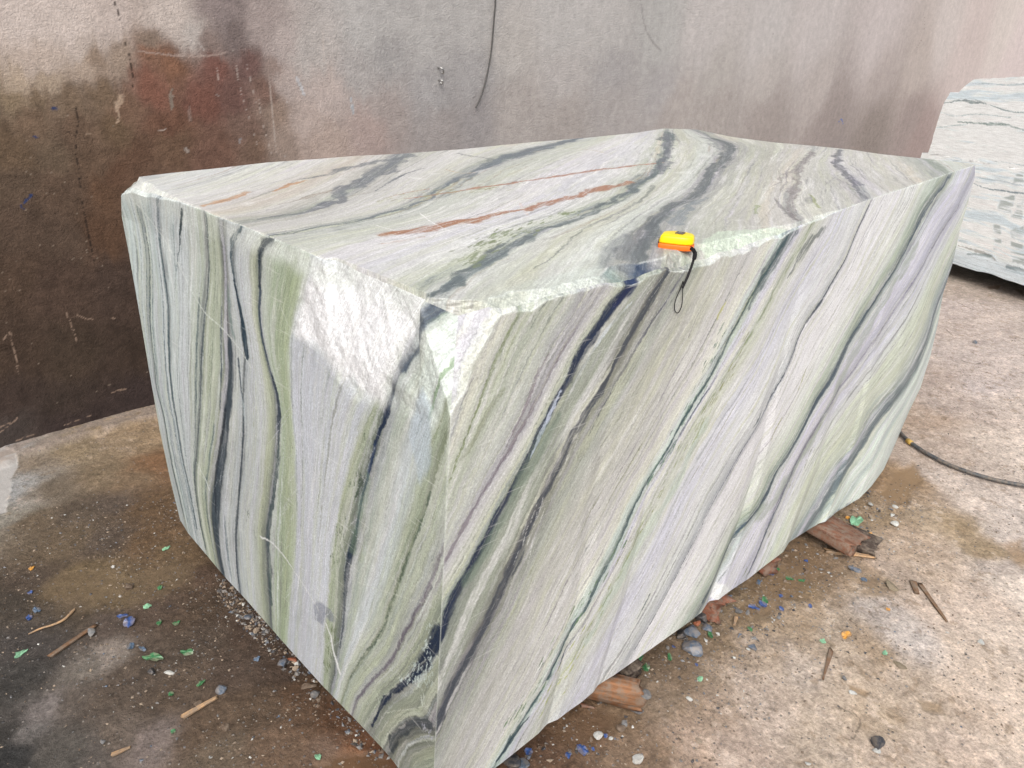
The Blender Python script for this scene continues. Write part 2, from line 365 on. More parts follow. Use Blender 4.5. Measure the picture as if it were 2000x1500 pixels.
def chips(P):
    """break the arrises: push points back onto rough bevel planes; returns points and chip mask"""
    x, y, z = (P[..., i].copy() for i in range(3)); mask = np.zeros(x.shape)
    n1 = fbm(x*7, y*7, z*7, 4, 91); n2 = fbm(x*22, y*22, z*22, 4, 95, .6); n3 = fbm(x*70, y*70, z*70, 2, 99)
    def cut(nx, ny, nz, d, rough):
        nonlocal x, y, z, mask
        l = math.sqrt(nx*nx+ny*ny+nz*nz); nx, ny, nz = nx/l, ny/l, nz/l
        e = nx*x + ny*y + nz*z - (d + rough)
        m = e > 0; e = np.where(m, e, 0)
        x -= nx*e; y -= ny*e; z -= nz*e
        mask = np.maximum(mask, ss(0, .002, e))
    # broken corner towards the camera
    yy = (.868 + .9*np.zeros(1))[0]
    q = np.array([.60, .62, .34]); q = np.array([-.62, -.62, .36]); q /= np.linalg.norm(q)
    cut(*q, float(q @ np.array([.735, .868, 1.135])), .010*n1 + .006*n2 + .0015*n3)
    # front rim, wide chip fading out to the right
    dep = np.interp(x, [.74, 1.0, 1.2, 1.4, 1.6, 1.8, 1.95, 2.3, 3.8], [.030, .026, .034, .036, .030, .020, .009, .003, .002])*(.62 + .75*np.clip(fbm(x*9, x*0, x*0, 2, 93)+.35, -.3, 1))
    ft = np.interp(x, TX, TY)
    k = np.array([0, -.55, .83]); e = (-(y-ft))*.55 + (z-H)*.83 + dep*.78 - .016*np.clip(n1, -.6, 1)*(dep/.03) - .007*n2*np.minimum(1, dep/.02) - .0016*n3
    m = e > 0; e = np.where(m, e, 0); y += .55*e; z -= .83*e; mask = np.maximum(mask, ss(0, .0015, e))
    # left rim
    dep = np.interp(y, [.86, 1.0, 1.2, 1.35, 1.6, 2.0, 2.2, 2.4], [.022, .018, .014, .010, .012, .014, .024, .045])
    e = (.745-x)*.66 + (z-H)*.75 + dep*.72 - .010*n1 - .004*n2 - .0008*n3
    m = e > 0; e = np.where(m, e, 0); x += .66*e; z -= .75*e; mask = np.maximum(mask, ss(0, .0015, e))
    win = 1-ss(.92, .97, y)*(1-ss(1.27, 1.36, y))
    cut(-.985, 0, .17, float(np.array([-.985, 0, .17])/math.hypot(.985, .17) @ np.array([.745, 0, 1.16])), .004*n1 + .0012*n2 + win*.5 + np.where(y < .9, .5, 0))
    # back-left corner facet
    q = np.array([-.62, .42, .5]); q /= np.linalg.norm(q)
    cut(*q, float(q @ np.array([.740, 2.352, 1.325])), .008*n1)
    # all remaining arrises: small irregular wear
    e = (1-ss(0, .02, np.abs(z-.1)))*0
    return np.stack([x, y, z], -1), mask
fr, mf = chips(fr); lf, ml = chips(lf); tp, mt = chips(tp)
# conchoidal scar below the left rim
dish = blob(lf[..., 1], lf[..., 2], DISH, .02, .03, 9, 70)
yy, zz = lf[..., 1], lf[..., 2]
al = yy*.55 + zz*.83; cr = yy*.83 - zz*.55
wv = .02*fbm(yy*9, zz*9, oct=2, sd=71)
rip = fbm((cr+wv)*22, (al+wv)*8, oct=3, sd=72)
lf[..., 0] += dish*wts(tl, tz)[..., 0]*(.003 + .0075*rip + .0008*fbm(yy*60, zz*60, oct=3, sd=74))
ml = np.maximum(ml, dish)

def hatch(col, u, v, sm, a, poly, n, ang, ln, w, c, seed, op=.5):
    rnd = random.Random(seed); P = np.asarray(poly)
    x0, y0 = P.min(0); x1, y1 = P.max(0); k = 0; tries = 0
    while k < n and tries < n*20:
        tries += 1
        p = (rnd.uniform(x0, x1), rnd.uniform(y0, y1))
        if not inside(np.array([p[0]]), np.array([p[1]]), poly)[0]: continue
        an = ang + rnd.gauss(0, .12); l = ln*rnd.uniform(.4, 1.3); k += 1
        q = (p[0]+l*math.cos(an), p[1]+l*math.sin(an)); mid = ((p[0]+q[0])/2+rnd.gauss(0, l*.02), (p[1]+q[1])/2+rnd.gauss(0, l*.02))
        stroke(col, u, v, sm, a, [p, mid, q], [w*.5, w, w*.5], c, op*rnd.uniform(.5, 1), .1, .3, seed+k, .6)

# ---- front (right-hand) face ----
u, v = fr[..., 0], fr[..., 2]
g_front = [[(0.791,1.305),(0.75,1.239),(0.717,1.17),(0.698,1.126)], [(0.882,1.305),(0.845,1.245),(0.797,1.145),(0.742,1.024),(0.713,0.946)],
 [(1.042,1.252),(0.994,1.198),(0.948,1.122),(0.889,1.039),(0.828,0.968),(0.769,0.885),(0.72,0.822)],
 [(1.233,1.349),(1.165,1.308),(1.087,1.231),(1.027,1.145),(0.968,1.047),(0.907,0.961),(0.846,0.862),(0.797,0.783),(0.747,0.717),(0.722,0.636)],
 [(1.319,1.329),(1.262,1.26),(1.205,1.192),(1.137,1.104),(1.072,1.026),(1.01,0.922),(0.959,0.838),(0.909,0.739),(0.858,0.625),(0.791,0.533),(0.737,0.448),(0.703,0.38)],
 [(1.6,1.306),(1.542,1.202),(1.429,1.058),(1.301,0.907),(1.191,0.78),(1.076,0.61),(0.978,0.444),(0.875,0.296),(0.816,0.202)],
 [(1.857,1.319),(1.762,1.246),(1.645,1.105),(1.584,0.997),(1.501,0.921),(1.408,0.798),(1.325,0.728),(1.276,0.615),(1.219,0.542),(1.177,0.466),(1.114,0.395),(1.083,0.342),(1.037,0.261),(0.98,0.213),(0.925,0.146)],
 [(2.023,1.332),(1.912,1.24),(1.825,1.157),(1.732,1.052),(1.651,0.97),(1.565,0.892),(1.441,0.749),(1.36,0.589),(1.273,0.47),(1.156,0.326),(1.087,0.212)],
 [(2.478,1.322),(2.405,1.256),(2.347,1.163),(2.281,1.118),(2.209,1.059),(2.135,1.023),(2.087,0.984),(2.059,0.91),(1.98,0.814),(1.935,0.755),(1.817,0.667),(1.697,0.52),(1.542,0.277),(1.432,0.148)],
 [(3.389,1.331),(3.116,1.237),(2.999,1.132),(2.866,1.042),(2.768,0.978),(2.662,0.915),(2.537,0.84),(2.443,0.751),(2.34,0.687),(2.264,0.615),(2.197,0.551),(2.105,0.489),(2.062,0.396),(1.985,0.358),(1.91,0.324),(1.861,0.249),(1.808,0.19),(1.763,0.143)],
 [(3.616,1.187),(3.372,1.092),(3.111,0.95),(2.826,0.809),(2.616,0.699),(2.525,0.659),(2.473,0.631),(2.35,0.556),(2.251,0.467),(2.185,0.381),(2.116,0.269),(2.073,0.195),(2.03,0.125)],
 [(3.823,0.979),(3.667,0.82),(3.565,0.735),(3.496,0.601),(3.339,0.527),(3.18,0.477),(2.971,0.433),(2.801,0.314),(2.662,0.274),(2.533,0.165)]]
s_front = [(-1.5,(198,210,201)),(-.3,(201,201,203)),(0,(181,180,186)),(.3,(185,184,189)),(.6,(196,196,191)),(.85,(198,201,187)),(1,(152,161,141)),(1.1,(182,189,169)),(1.35,(168,174,160)),(1.6,(188,193,182)),(1.85,(167,167,170)),(1.93,(164,164,166)),(2,(138,136,141)),(2.07,(180,180,182)),(2.35,(199,200,193)),(2.6,(188,193,174)),(2.75,(152,162,149)),(2.9,(99,109,104)),(3,(53,60,73)),(3.08,(112,120,112)),(3.3,(149,155,142)),(3.7,(147,153,138)),(3.9,(111,111,105)),(4,(87,86,86)),(4.1,(125,128,118)),(4.3,(166,170,160)),(4.6,(181,181,173)),(5,(193,193,187)),(5.4,(203,202,198)),(5.7,(217,218,203)),(5.88,(198,211,203)),(6,(99,117,111)),(6.1,(189,206,198)),(6.4,(207,207,217)),(6.7,(213,214,213)),(6.95,(182,189,167)),(7.1,(203,207,196)),(7.4,(206,207,217)),(7.8,(216,219,215)),(8,(159,163,167)),(8.06,(226,226,226)),(8.4,(226,226,226)),(8.72,(210,216,203)),(8.88,(159,173,157)),(9,(90,101,103)),(9.15,(182,191,188)),(9.4,(209,208,221)),(9.7,(193,193,205)),(10,(159,160,171)),(10.15,(206,207,217)),(10.4,(201,208,190)),(10.65,(186,192,174)),(10.85,(144,155,153)),(11,(90,99,102)),(11.3,(142,156,151)),(11.7,(215,226,213)),(12.1,(162,175,170)),(12.6,(209,220,209)),(15,(192,203,197))]
cf, sm, a = layered(u, v, (.58, .81), g_front, s_front, 100, ref=(1, -1))
lenses(cf, sm, a, 46, (.008,.03), (.25,.9), [(222,222,220),(212,214,192),(206,200,212),(196,208,196),(178,180,160)], .55, 905, 2.); lenses(cf, sm, a, 180, (.002,.012), (.08,.6), [(214,216,210),(224,224,222),(200,196,206),(196,200,172),(206,208,190)], .6, 901); lenses(cf, sm, a, 230, (.0012,.0045), (.06,.7), [(84,92,94),(96,96,104),(98,112,98),(112,104,116),(124,128,108),(70,84,84)], .62, 902)
lenses(cf, sm, a, 60, (.003,.012), (.05,.3), [(150,156,118),(140,150,124),(154,146,160)], .5, 903)
K = lambda poly, w, c, op=1., fray=.5, streak=.45, soft=.5, dash=0.: stroke(cf, u, v, sm, a, poly, w, c, op, fray, streak, hash(round(poly[0][0]*999)) % 997, soft, dash)
K(g_front[3], [.05,.045,.03,.022,.022,.03,.036,.04], (42,54,76), .95, .35, .3)
K([(1.229,1.345),(1.176,1.295),(1.139,1.275)], [.05,.05,.02], (28,48,84), .95, .4, .2)
K([(1.197,1.274),(1.131,1.232),(1.081,1.177),(1.032,1.103)], [.004,.01,.008,.003], (205,212,215), .7, .5, .5)
K([(1.013,1.126),(0.989,1.087),(0.956,1.027),(0.939,0.991)], [.005,.014,.012,.004], (190,200,215), .85, .5, .35)
K([(1.001,1.066),(0.934,0.969),(0.879,0.886),(0.836,0.809),(0.791,0.759)], .05, (110,128,112), .5, .6, .3, .8)
K(g_front[4], [.02,.03,.024,.03,.034,.04,.042,.036], (86,86,90), .9, .55, .4)
K([(1.391,1.317),(1.32,1.248),(1.261,1.196),(1.208,1.132),(1.145,1.052),(1.108,0.989)], [.006,.012,.010,.008,.004], (88,84,98), .75, .5, .4)
K(g_front[2], [.008,.010,.013,.013,.010,.012,.008], (122,112,122), .65, .8, .6)
K([(0.972,1.214),(0.942,1.179),(0.922,1.119),(0.887,1.062),(0.869,1.04)], [.004,.008,.012,.008,.003], (128,118,124), .7)
K(g_front[1], [.006,.008,.005,.006,.004], (120,132,92), .8, .5, .5)
K([(0.861,1.169),(0.832,1.145),(0.793,1.083),(0.765,1.049)], [.012,.02,.016], (140,146,122), .6)
for g, w, o in (([(1.703,1.155),(1.626,1.088),(1.518,0.976)], .006, .6), ([(1.616,1.226),(1.555,1.16),(1.461,1.021)], .005, .5), ([(1.51,1.234),(1.46,1.181),(1.441,1.134)], .004, .6)): K(g, w, (112,108,112), o)
K([(1.914,1.337),(1.851,1.299),(1.785,1.249),(1.737,1.203),(1.708,1.153)], [.04,.05,.055,.03,.01], (92,104,108), .8, .8, .5)
K([(2.13,1.306),(2.04,1.283),(1.963,1.238),(1.912,1.204)], [.02,.04,.045,.01], (104,112,110), .75, .8, .6)
K(g_front[6], [.022,.02,.012,.012,.016,.012,.010,.010,.020,.022,.012,.012,.016,.018], (64,90,90), .85, .6, .35)
K([(1.61,0.985),(1.594,0.965),(1.533,0.92),(1.49,0.868),(1.409,0.793)], [.008,.014,.012,.008], (78,86,104), .8)
K([(1.196,0.455),(1.182,0.428),(1.118,0.369),(1.098,0.305)], [.008,.026,.022,.006], (62,82,86), .9, .4, .2)
K([(1.002,0.2),(0.969,0.179),(0.926,0.138),(0.898,0.123)], [.012,.026,.022], (58,76,84), .9, .4, .2)
K([(1.598,0.861),(1.564,0.811),(1.518,0.717),(1.445,0.634),(1.354,0.545),(1.268,0.439),(1.185,0.33)], .05, (176,196,180), .45, .7, .3, .9)
K([(1.255,0.514),(1.203,0.467),(1.154,0.411),(1.091,0.337)], [.018,.03,.022], (206,208,198), .8, .4, .1)
K([(1.051,0.292),(0.994,0.252),(0.948,0.186)], [.02,.04,.02], (204,208,200), .8, .4, .1)
K(g_front[7], [.02,.022,.014,.012,.010,.012,.01], (128,144,104), .65, .8, .55, .6, .45)
for q in ([(1512,830),(1500,862)], [(1530,815),(1520,835)]): pass
K([(2.079,0.711),(2.046,0.681),(2.028,0.642)], [.006,.016,.008], (156,160,86), .8, .8, .3)
K([(2.193,0.844),(2.174,0.802),(2.159,0.776)], [.004,.012,.006], (160,164,96), .8, .8, .3)
K([(1.586,1.195),(1.564,1.168),(1.558,1.152)], [.004,.014,.006], (196,196,130), .7, .6, .2)
for p in ((1310,830),(1300,850),(1305,845),(1395,680),(1380,745),(1372,752),(1205,1100),(1182,1140)):
    pass
K(g_front[8], [.009,.009,.012,.012,.008,.005,.005,.004,.004,.004], (78,80,88), .9, .45, .3)
K([(2.231,1.079),(2.185,1.044),(2.123,1.009)], [.004,.024,.018,.004], (92,96,100), .8, .9, .4)
K([(1.927,0.783),(1.901,0.754),(1.882,0.739)], [.003,.014,.006], (70,82,88), .8, .5, .2)
K(g_front[9], [.01,.024,.034,.026,.018,.026,.04,.042,.03,.018,.02,.024,.016,.014], (72,88,98), .88, .5, .35)
K([(3.092,1.094),(2.862,0.96),(2.677,0.825),(2.512,0.693),(2.368,0.54),(2.22,0.433),(2.047,0.342)], .07, (140,154,132), .5, .7, .3, .8)
K([(3.248,1.27),(3.111,1.17),(2.931,1.044),(2.753,0.924)], [.01,.016,.014,.006], (120,112,136), .6, .6, .6)
K(g_front[10], [.01,.012,.012,.008,.010,.014,.02,.016,.012], (112,106,124), .75, .7, .5)
K([(2.262,0.477),(2.224,0.421),(2.167,0.331),(2.108,0.252),(2.033,0.125)], [.008,.014,.016,.01], (84,94,102), .75, .5, .4)
K(g_front[11], [.03,.05,.045,.05,.045,.05,.05,.05,.05,.06], (88,102,106), .6, .7, .5)
K([(2.818,0.071),(2.732,0.07),(2.554,0.098)], [.06,.07,.03], (92,104,112), .6, .8, .5)
K([(1.464,0.343),(1.443,0.308),(1.419,0.275)], [.004,.008,.004], (72,88,84), .8, .5, .2)
for i, g in enumerate(([(1.527,1.139),(1.387,0.975),(1.255,0.839),(1.122,0.648)], [(1.441,1.095),(1.282,0.9),(1.16,0.75)], [(1.354,1.026),(1.183,0.826),(1.086,0.666)], [(1.372,0.668),(1.205,0.458),(1.045,0.26)], [(1.835,0.944),(1.67,0.789),(1.502,0.592)], [(2.398,0.965),(2.165,0.778),(1.915,0.555),(1.767,0.374)], [(2.565,1.177),(2.323,0.948),(2.101,0.762)], [(1.902,0.504),(1.754,0.321),(1.574,0.18)])):
    K(g, [.002,.007,.006,.002], (128,122,136) if i % 2 else (132,134,112), .6, .4, .5)
rnd = random.Random(5)
def specks(cf, u, v, sm, a, line, n, spread, c, size, seed, ang):
    r = random.Random(seed); P = smooth_line(line, 2)
    for i in range(n):
        p = P[r.randrange(len(P))] + np.array([r.gauss(0, spread), r.gauss(0, spread*.7)]); l = size*r.uniform(.5, 1.6)
        q = p + np.array([math.cos(ang), math.sin(ang)])*l
        stroke(cf, u, v, sm, a, [tuple(p), tuple((p+q)/2), tuple(q)], [l*.15, l*.32, l*.15], c, r.uniform(.35, .9), .5, .15, seed+i, .5)
specks(cf, u, v, sm, a, [(1.578,1.086),(1.543,0.969),(1.457,0.865),(1.393,0.769)], 34, .02, (84,118,98), .022, 31, .96)
specks(cf, u, v, sm, a, [(1.576,0.853),(1.466,0.739),(1.36,0.589),(1.273,0.47),(1.182,0.349)], 60, .022, (138,148,86), .018, 32, .96)
specks(cf, u, v, sm, a, [(1.276,0.615),(1.219,0.542),(1.128,0.469),(1.038,0.337),(0.945,0.225)], 50, .02, (98,128,92), .02, 33, .96)
specks(cf, u, v, sm, a, [(1.146,0.337),(1.11,0.252),(1.055,0.159),(1.189,0.433)], 30, .025, (170,178,106), .02, 34, .96)
specks(cf, u, v, sm, a, [(1.716,1.081),(1.667,0.961),(1.602,0.891)], 34, .02, (140,146,96), .018, 35, .96)
specks(cf, u, v, sm, a, [(2.412,0.525),(2.312,0.376),(2.147,0.234),(1.99,0.115)], 50, .03, (120,128,100), .016, 36, .96)
hatch(cf, u, v, sm, a, [(1.07,1.038),(1.25,0.966),(1.206,0.802),(1.014,0.881)], 26, 1.1, .05, .0025, (220,222,218), 41, .5)
hatch(cf, u, v, sm, a, [(1.172,1.312),(1.551,1.314),(1.422,1.086),(1.151,1.112)], 30, .75, .12, .0022, (214,216,206), 42, .5)
hatch(cf, u, v, sm, a, [(0.931,0.837),(0.99,0.824),(0.931,0.642),(0.9,0.659)], 12, 1.3, .05, .003, (222,224,220), 43, .7)
hatch(cf, u, v, sm, a, [(0.718,1.067),(1.819,1.13),(2.583,1.139),(2.454,0.406),(0.944,0.244)], 60, .95, .06, .002, (214,214,206), 44, .35)
# chip band under the front rim: mint, fresh white crystal
x_ = u; rimw = mf*(1-ss(.0, .012, np.abs(v-H))*0)
wn = ss(-.25, .4, fbm(u*26, v*26, oct=4, sd=120))
band = mf*np.interp(x_, [.7, 1.0, 1.1, 1.22, 1.3, 1.45, 1.7, 2.1, 4], [.9, .85, .45, .35, .4, .75, .9, .8, .4])
cf = mixc(cf, lin((206, 212, 204)), band*(.06+.55*wn*wn))
edge = (1-ss(.0, .012, np.abs(mf-.5)*0 + np.abs(H - v)))*.5
cf = mixc(cf, lin((224, 228, 222)), edge*wn*.7)
# ragged white line where the chip meets the cut face
gx = np.gradient(mf, axis=1); ln = ss(.02, .2, np.abs(gx))
cf = mixc(cf, lin((226, 230, 222)), ln*.6*ss(-.3, .3, fbm(u*30, v*30, oct=3, sd=121)))
vert = (1-ss(.0, .006, np.abs(u-np.interp(v, [.1, 1.34], [.70, .745])))) ; cf = mixc(cf, lin((214, 220, 210)), vert*.7)
bl = [(1.85,0.167),(1.89,0.15),(1.934,0.095),(1.893,0.074),(1.833,0.122)]; m = blob(u, v, bl, .004, .01, 60, 130); cf = mixc(cf, lin((222, 224, 220)), m*.8)
cf = cf*np.array([.98, 1.0, 1.03])*1.03
st_f = np.stack([sm, a, np.clip(mf, 0, 1)], -1)

# ---- left face ----
u, v = lf[..., 1], lf[..., 2]
g_left = [[(2.279,1.218),(2.277,1.122),(2.313,1.018),(2.352,0.919),(2.375,0.806),(2.381,0.74),(2.413,0.644),(2.371,0.55),(2.381,0.446),(2.371,0.32),(2.353,0.232),(2.335,0.154)],
 [(2.113,1.328),(2.185,1.211),(2.179,1.102),(2.179,0.992),(2.233,0.831),(2.259,0.71),(2.256,0.563),(2.253,0.427),(2.232,0.315),(2.218,0.174)],
 [(1.829,1.329),(1.872,1.154),(1.928,1.039),(1.997,0.855),(2.044,0.691),(2.11,0.531),(2.176,0.404),(2.181,0.258),(2.155,0.124)],
 [(1.743,1.332),(1.748,1.243),(1.777,1.102),(1.794,0.997),(1.795,0.917),(1.845,0.802),(1.881,0.726),(1.926,0.622),(1.994,0.478),(2.047,0.36),(2.053,0.201),(2.027,0.104)],
 [(1.635,1.34),(1.707,1.277),(1.716,1.192),(1.696,1.104),(1.684,1.005),(1.726,0.886),(1.747,0.762),(1.782,0.644),(1.828,0.515),(1.893,0.326),(1.91,0.198),(1.893,0.095)],
 [(1.486,1.341),(1.54,1.31),(1.568,1.262),(1.576,1.205),(1.593,1.112),(1.576,1.047),(1.549,0.975),(1.531,0.905),(1.551,0.796),(1.596,0.651),(1.665,0.456),(1.682,0.287),(1.682,0.176)],
 [(1.403,1.341),(1.428,1.262),(1.483,1.165),(1.519,1.065),(1.499,0.931),(1.497,0.805),(1.53,0.645),(1.557,0.457),(1.59,0.294),(1.62,0.121)],
 [(1.33,1.329),(1.37,1.259),(1.419,1.177),(1.453,1.093),(1.463,0.945),(1.459,0.821),(1.47,0.675),(1.498,0.492),(1.54,0.327),(1.587,0.125)],
 [(0.967,1.342),(1.026,1.268),(1.066,1.174),(1.101,1.095),(1.159,1.003),(1.209,0.881),(1.258,0.769),(1.298,0.639),(1.33,0.48),(1.358,0.327),(1.377,0.169)],
 [(0.909,1.364),(0.953,1.316),(0.995,1.238),(1.033,1.174),(1.063,1.099),(1.098,1.011),(1.137,0.915),(1.172,0.814),(1.205,0.714),(1.243,0.616),(1.261,0.535),(1.275,0.432),(1.301,0.296),(1.327,0.19)],
 [(0.941,1.176),(0.977,1.1),(1.008,1.021),(1.052,0.875),(1.084,0.781),(1.136,0.633),(1.193,0.488),(1.263,0.31),(1.3,0.202)],
 [(0.923,0.97),(0.949,0.886),(0.989,0.796),(1.032,0.682),(1.072,0.588),(1.106,0.49),(1.194,0.354),(1.26,0.225)],
 [(0.917,0.753),(0.967,0.642),(1.005,0.567),(1.053,0.467),(1.087,0.4),(1.161,0.295),(1.223,0.184)],
 [(0.91,0.579),(0.951,0.509),(0.997,0.431),(1.083,0.305),(1.122,0.225),(1.157,0.145)],
 [(0.903,0.374),(0.96,0.327),(1.001,0.279),(1.054,0.207),(1.085,0.135)]]
s_left = [(-2.5,(188,205,200)),(-1,(184,199,199)),(-.3,(184,195,198)),(0,(115,125,129)),(.1,(185,198,197)),(.5,(168,182,183)),(.9,(184,195,200)),(1,(103,115,119)),(1.1,(181,194,195)),(1.5,(189,198,202)),(1.85,(183,195,186)),(2,(105,113,113)),(2.12,(164,176,158)),(2.6,(168,179,161)),(2.85,(111,119,112)),(3,(68,75,81)),(3.15,(114,122,122)),(3.5,(184,192,197)),(3.85,(178,187,191)),(4,(87,97,101)),(4.12,(178,187,191)),(4.5,(190,198,199)),(4.8,(166,175,153)),(5,(75,85,91)),(5.15,(166,178,159)),(5.6,(156,172,149)),(6,(152,167,142)),(6.5,(160,175,148)),(6.9,(179,191,173)),(7.05,(187,194,204)),(7.5,(189,196,204)),(7.93,(187,194,202)),(8,(150,162,138)),(8.3,(155,166,146)),(8.75,(101,111,102)),(9,(48,60,74)),(9.15,(114,127,120)),(9.4,(145,158,148)),(9.7,(166,177,166)),(10,(185,194,198)),(10.3,(185,195,197)),(10.7,(155,167,150)),(11,(119,131,105)),(11.1,(160,171,160)),(11.5,(150,160,148)),(11.9,(156,162,162)),(12,(106,103,112)),(12.1,(160,168,161)),(12.5,(149,159,140)),(12.9,(90,101,97)),(13,(44,52,67)),(13.1,(105,113,105)),(13.4,(135,144,128)),(13.8,(112,116,109)),(14,(71,75,75)),(14.3,(96,102,93)),(15,(139,149,132)),(18,(144,153,136))]
cl, sm, a = layered(u, v, (0, 1), g_left, s_left, 200, ref=(-1, 0), stk=.55)
lenses(cl, sm, a, 60, (.006,.03), (.1,.6), [(206,212,212),(196,204,190),(150,160,134),(186,190,200),(174,182,152)], .5, 915, 3.); lenses(cl, sm, a, 110, (.002,.012), (.15,.8), [(206,212,216),(196,204,208),(190,192,204),(186,196,176)], .6, 911); lenses(cl, sm, a, 60, (.0012,.005), (.08,.5), [(84,92,94),(96,96,104),(98,112,98),(112,104,116),(124,128,108),(70,84,84)], .6, 912, .6)
K = lambda poly, w, c, op=1., fray=.5, streak=.45, soft=.5, dash=0.: stroke(cl, u, v, sm, a, poly, w, c, op, fray, streak, hash(round(poly[0][0]*999)) % 997, soft, dash)
sub = u > 1.95; tmp = cl[sub]; lenses(tmp, sm[sub], a[sub], 34, (.002,.007), (.2,.7), [(74,98,106),(92,112,116),(66,88,98),(108,126,128)], .85, 917, .6); cl[sub] = tmp
K(g_left[0], [.004,.008,.012,.008,.014,.012,.016,.014], (74,92,102), .85, .5, .35)
K([(2.344,0.878),(2.367,0.763),(2.391,0.643),(2.372,0.514),(2.363,0.376)], [.006,.01,.012,.01], (84,98,108), .7)
K(g_left[1], [.006,.006,.008,.010,.012,.01,.014,.016], (72,92,98), .85, .5, .3)
K([(1.974,1.319),(2.003,1.281),(2.034,1.229),(2.063,1.179)], [.014,.03,.014,.006], (44,66,70), .95, .5, .2)
K([(2.063,1.179),(2.116,1.071),(2.133,1.005)], [.006,.004,.003], (86,104,108), .7)
K(g_left[2], [.010,.010,.012,.012,.010,.012,.018,.02], (86,98,98), .85, .3, .3)
K([(1.812,1.093),(1.841,0.969),(1.86,0.871),(1.895,0.762)], [.008,.012,.010,.006], (70,86,96), .8)
K([(1.783,1.005),(1.788,0.919),(1.824,0.811),(1.855,0.737),(1.898,0.635),(1.96,0.495),(2.015,0.376),(2.039,0.209),(2.015,0.091)], [.03,.045,.05,.055,.06,.065,.06,.05], (60,72,80), .9, .3, .35)
K([(2.02,0.344),(2.005,0.468),(1.91,0.655),(1.851,0.779)], [.01,.02,.014], (34,44,56), .8, .4, .3)
K([(1.635,1.34),(1.704,1.29),(1.716,1.26),(1.716,1.192)], [.016,.03,.02,.016], (58,84,92), .9, .4, .25)
K([(1.716,1.192),(1.706,1.149),(1.696,1.104),(1.689,1.045),(1.686,0.993)], [.016,.018,.026,.045,.03], (42,66,78), .95, .35, .2)
K([(1.756,1.162),(1.762,1.079),(1.747,1.016)], [.012,.03,.02], (110,132,128), .7, .6, .5)
K([(1.737,0.97),(1.739,0.881),(1.733,0.826)], [.022,.016,.008], (58,76,90), .85, .4, .3)
K([(1.733,0.826),(1.752,0.74),(1.782,0.644),(1.824,0.517),(1.885,0.331),(1.91,0.198),(1.891,0.085)], [.010,.010,.012,.010,.012,.012,.01], (66,76,84), .85, .4, .3)
K([(1.481,1.345),(1.53,1.314),(1.561,1.276),(1.576,1.205)], [.03,.04,.03,.02], (40,56,66), .95, .4, .25)
K([(1.576,1.205),(1.59,1.141),(1.589,1.076),(1.564,1.01),(1.549,0.975)], [.02,.016,.016,.014,.014], (58,76,90), .9, .4, .25)
K([(1.552,0.987),(1.529,0.934),(1.528,0.892),(1.548,0.797)], [.014,.024,.022,.012], (44,60,74), .9, .4, .25)
K([(1.542,0.799),(1.572,0.695),(1.62,0.574),(1.658,0.459),(1.667,0.338),(1.678,0.198)], [.018,.024,.03,.035,.03,.022], (70,86,86), .85, .5, .35)
K(g_left[6], [.05,.055,.05,.05,.04,.03,.035,.035], (146,160,132), .4, .6, .3, .8)
K([(1.342,1.327),(1.392,1.254),(1.448,1.162),(1.479,1.071)], [.04,.05,.045,.02], (160,174,142), .5, .6, .3, .6)
K([(0.914,1.367),(0.95,1.319),(0.992,1.247),(1.026,1.193)], [.04,.036,.045,.04], (50,66,86), .95, .45, .25)
K([(1.026,1.193),(1.055,1.118),(1.09,1.026),(1.113,0.987)], [.03,.024,.02,.014], (38,54,76), .95, .4, .2)
K([(1.113,0.987),(1.141,0.906),(1.171,0.82),(1.2,0.723),(1.237,0.63)], [.010,.012,.012,.014,.02], (40,62,92), .9, .3, .2)
K([(1.2,0.723),(1.235,0.631),(1.259,0.537),(1.272,0.434),(1.298,0.301)], [.018,.026,.02,.012,.006], (44,60,72), .85, .4, .3)
K([(1.169,0.887),(1.184,0.847),(1.196,0.821)], [.02,.03,.016], (50,72,50), .7, .9, .3)
K([(1.143,0.899),(1.176,0.791),(1.225,0.652)], .03, (118,140,118), .45, .6, .3, .9)
K(g_left[11], [.008,.010,.012,.010,.008,.006], (88,104,84), .7, .7, .5, .5, .35)
K(g_left[12], [.014,.012,.014,.01], (98,94,106), .65, .7, .5)
K([(0.881,0.653),(0.91,0.579),(0.951,0.509),(0.997,0.431),(1.083,0.305),(1.122,0.225),(1.157,0.145)], [.05,.05,.04,.026,.02,.022,.016], (38,52,72), .95, .45, .2)
K(g_left[14], [.035,.03,.03,.035,.04], (66,72,74), .8, .7, .4)
specks(cl, u, v, sm, a, [(1.122,0.995),(1.172,0.898),(1.218,0.783),(1.269,0.671),(1.299,0.563)], 40, .012, (86,104,68), .012, 51, 1.5)
specks(cl, u, v, sm, a, [(1.316,0.34),(1.349,0.246),(1.365,0.179)], 30, .01, (96,110,46), .016, 52, 1.5)
specks(cl, u, v, sm, a, [(1.734,0.426),(1.767,0.295),(1.792,0.466)], 8, .012, (84,96,72), .014, 53, 1.5)
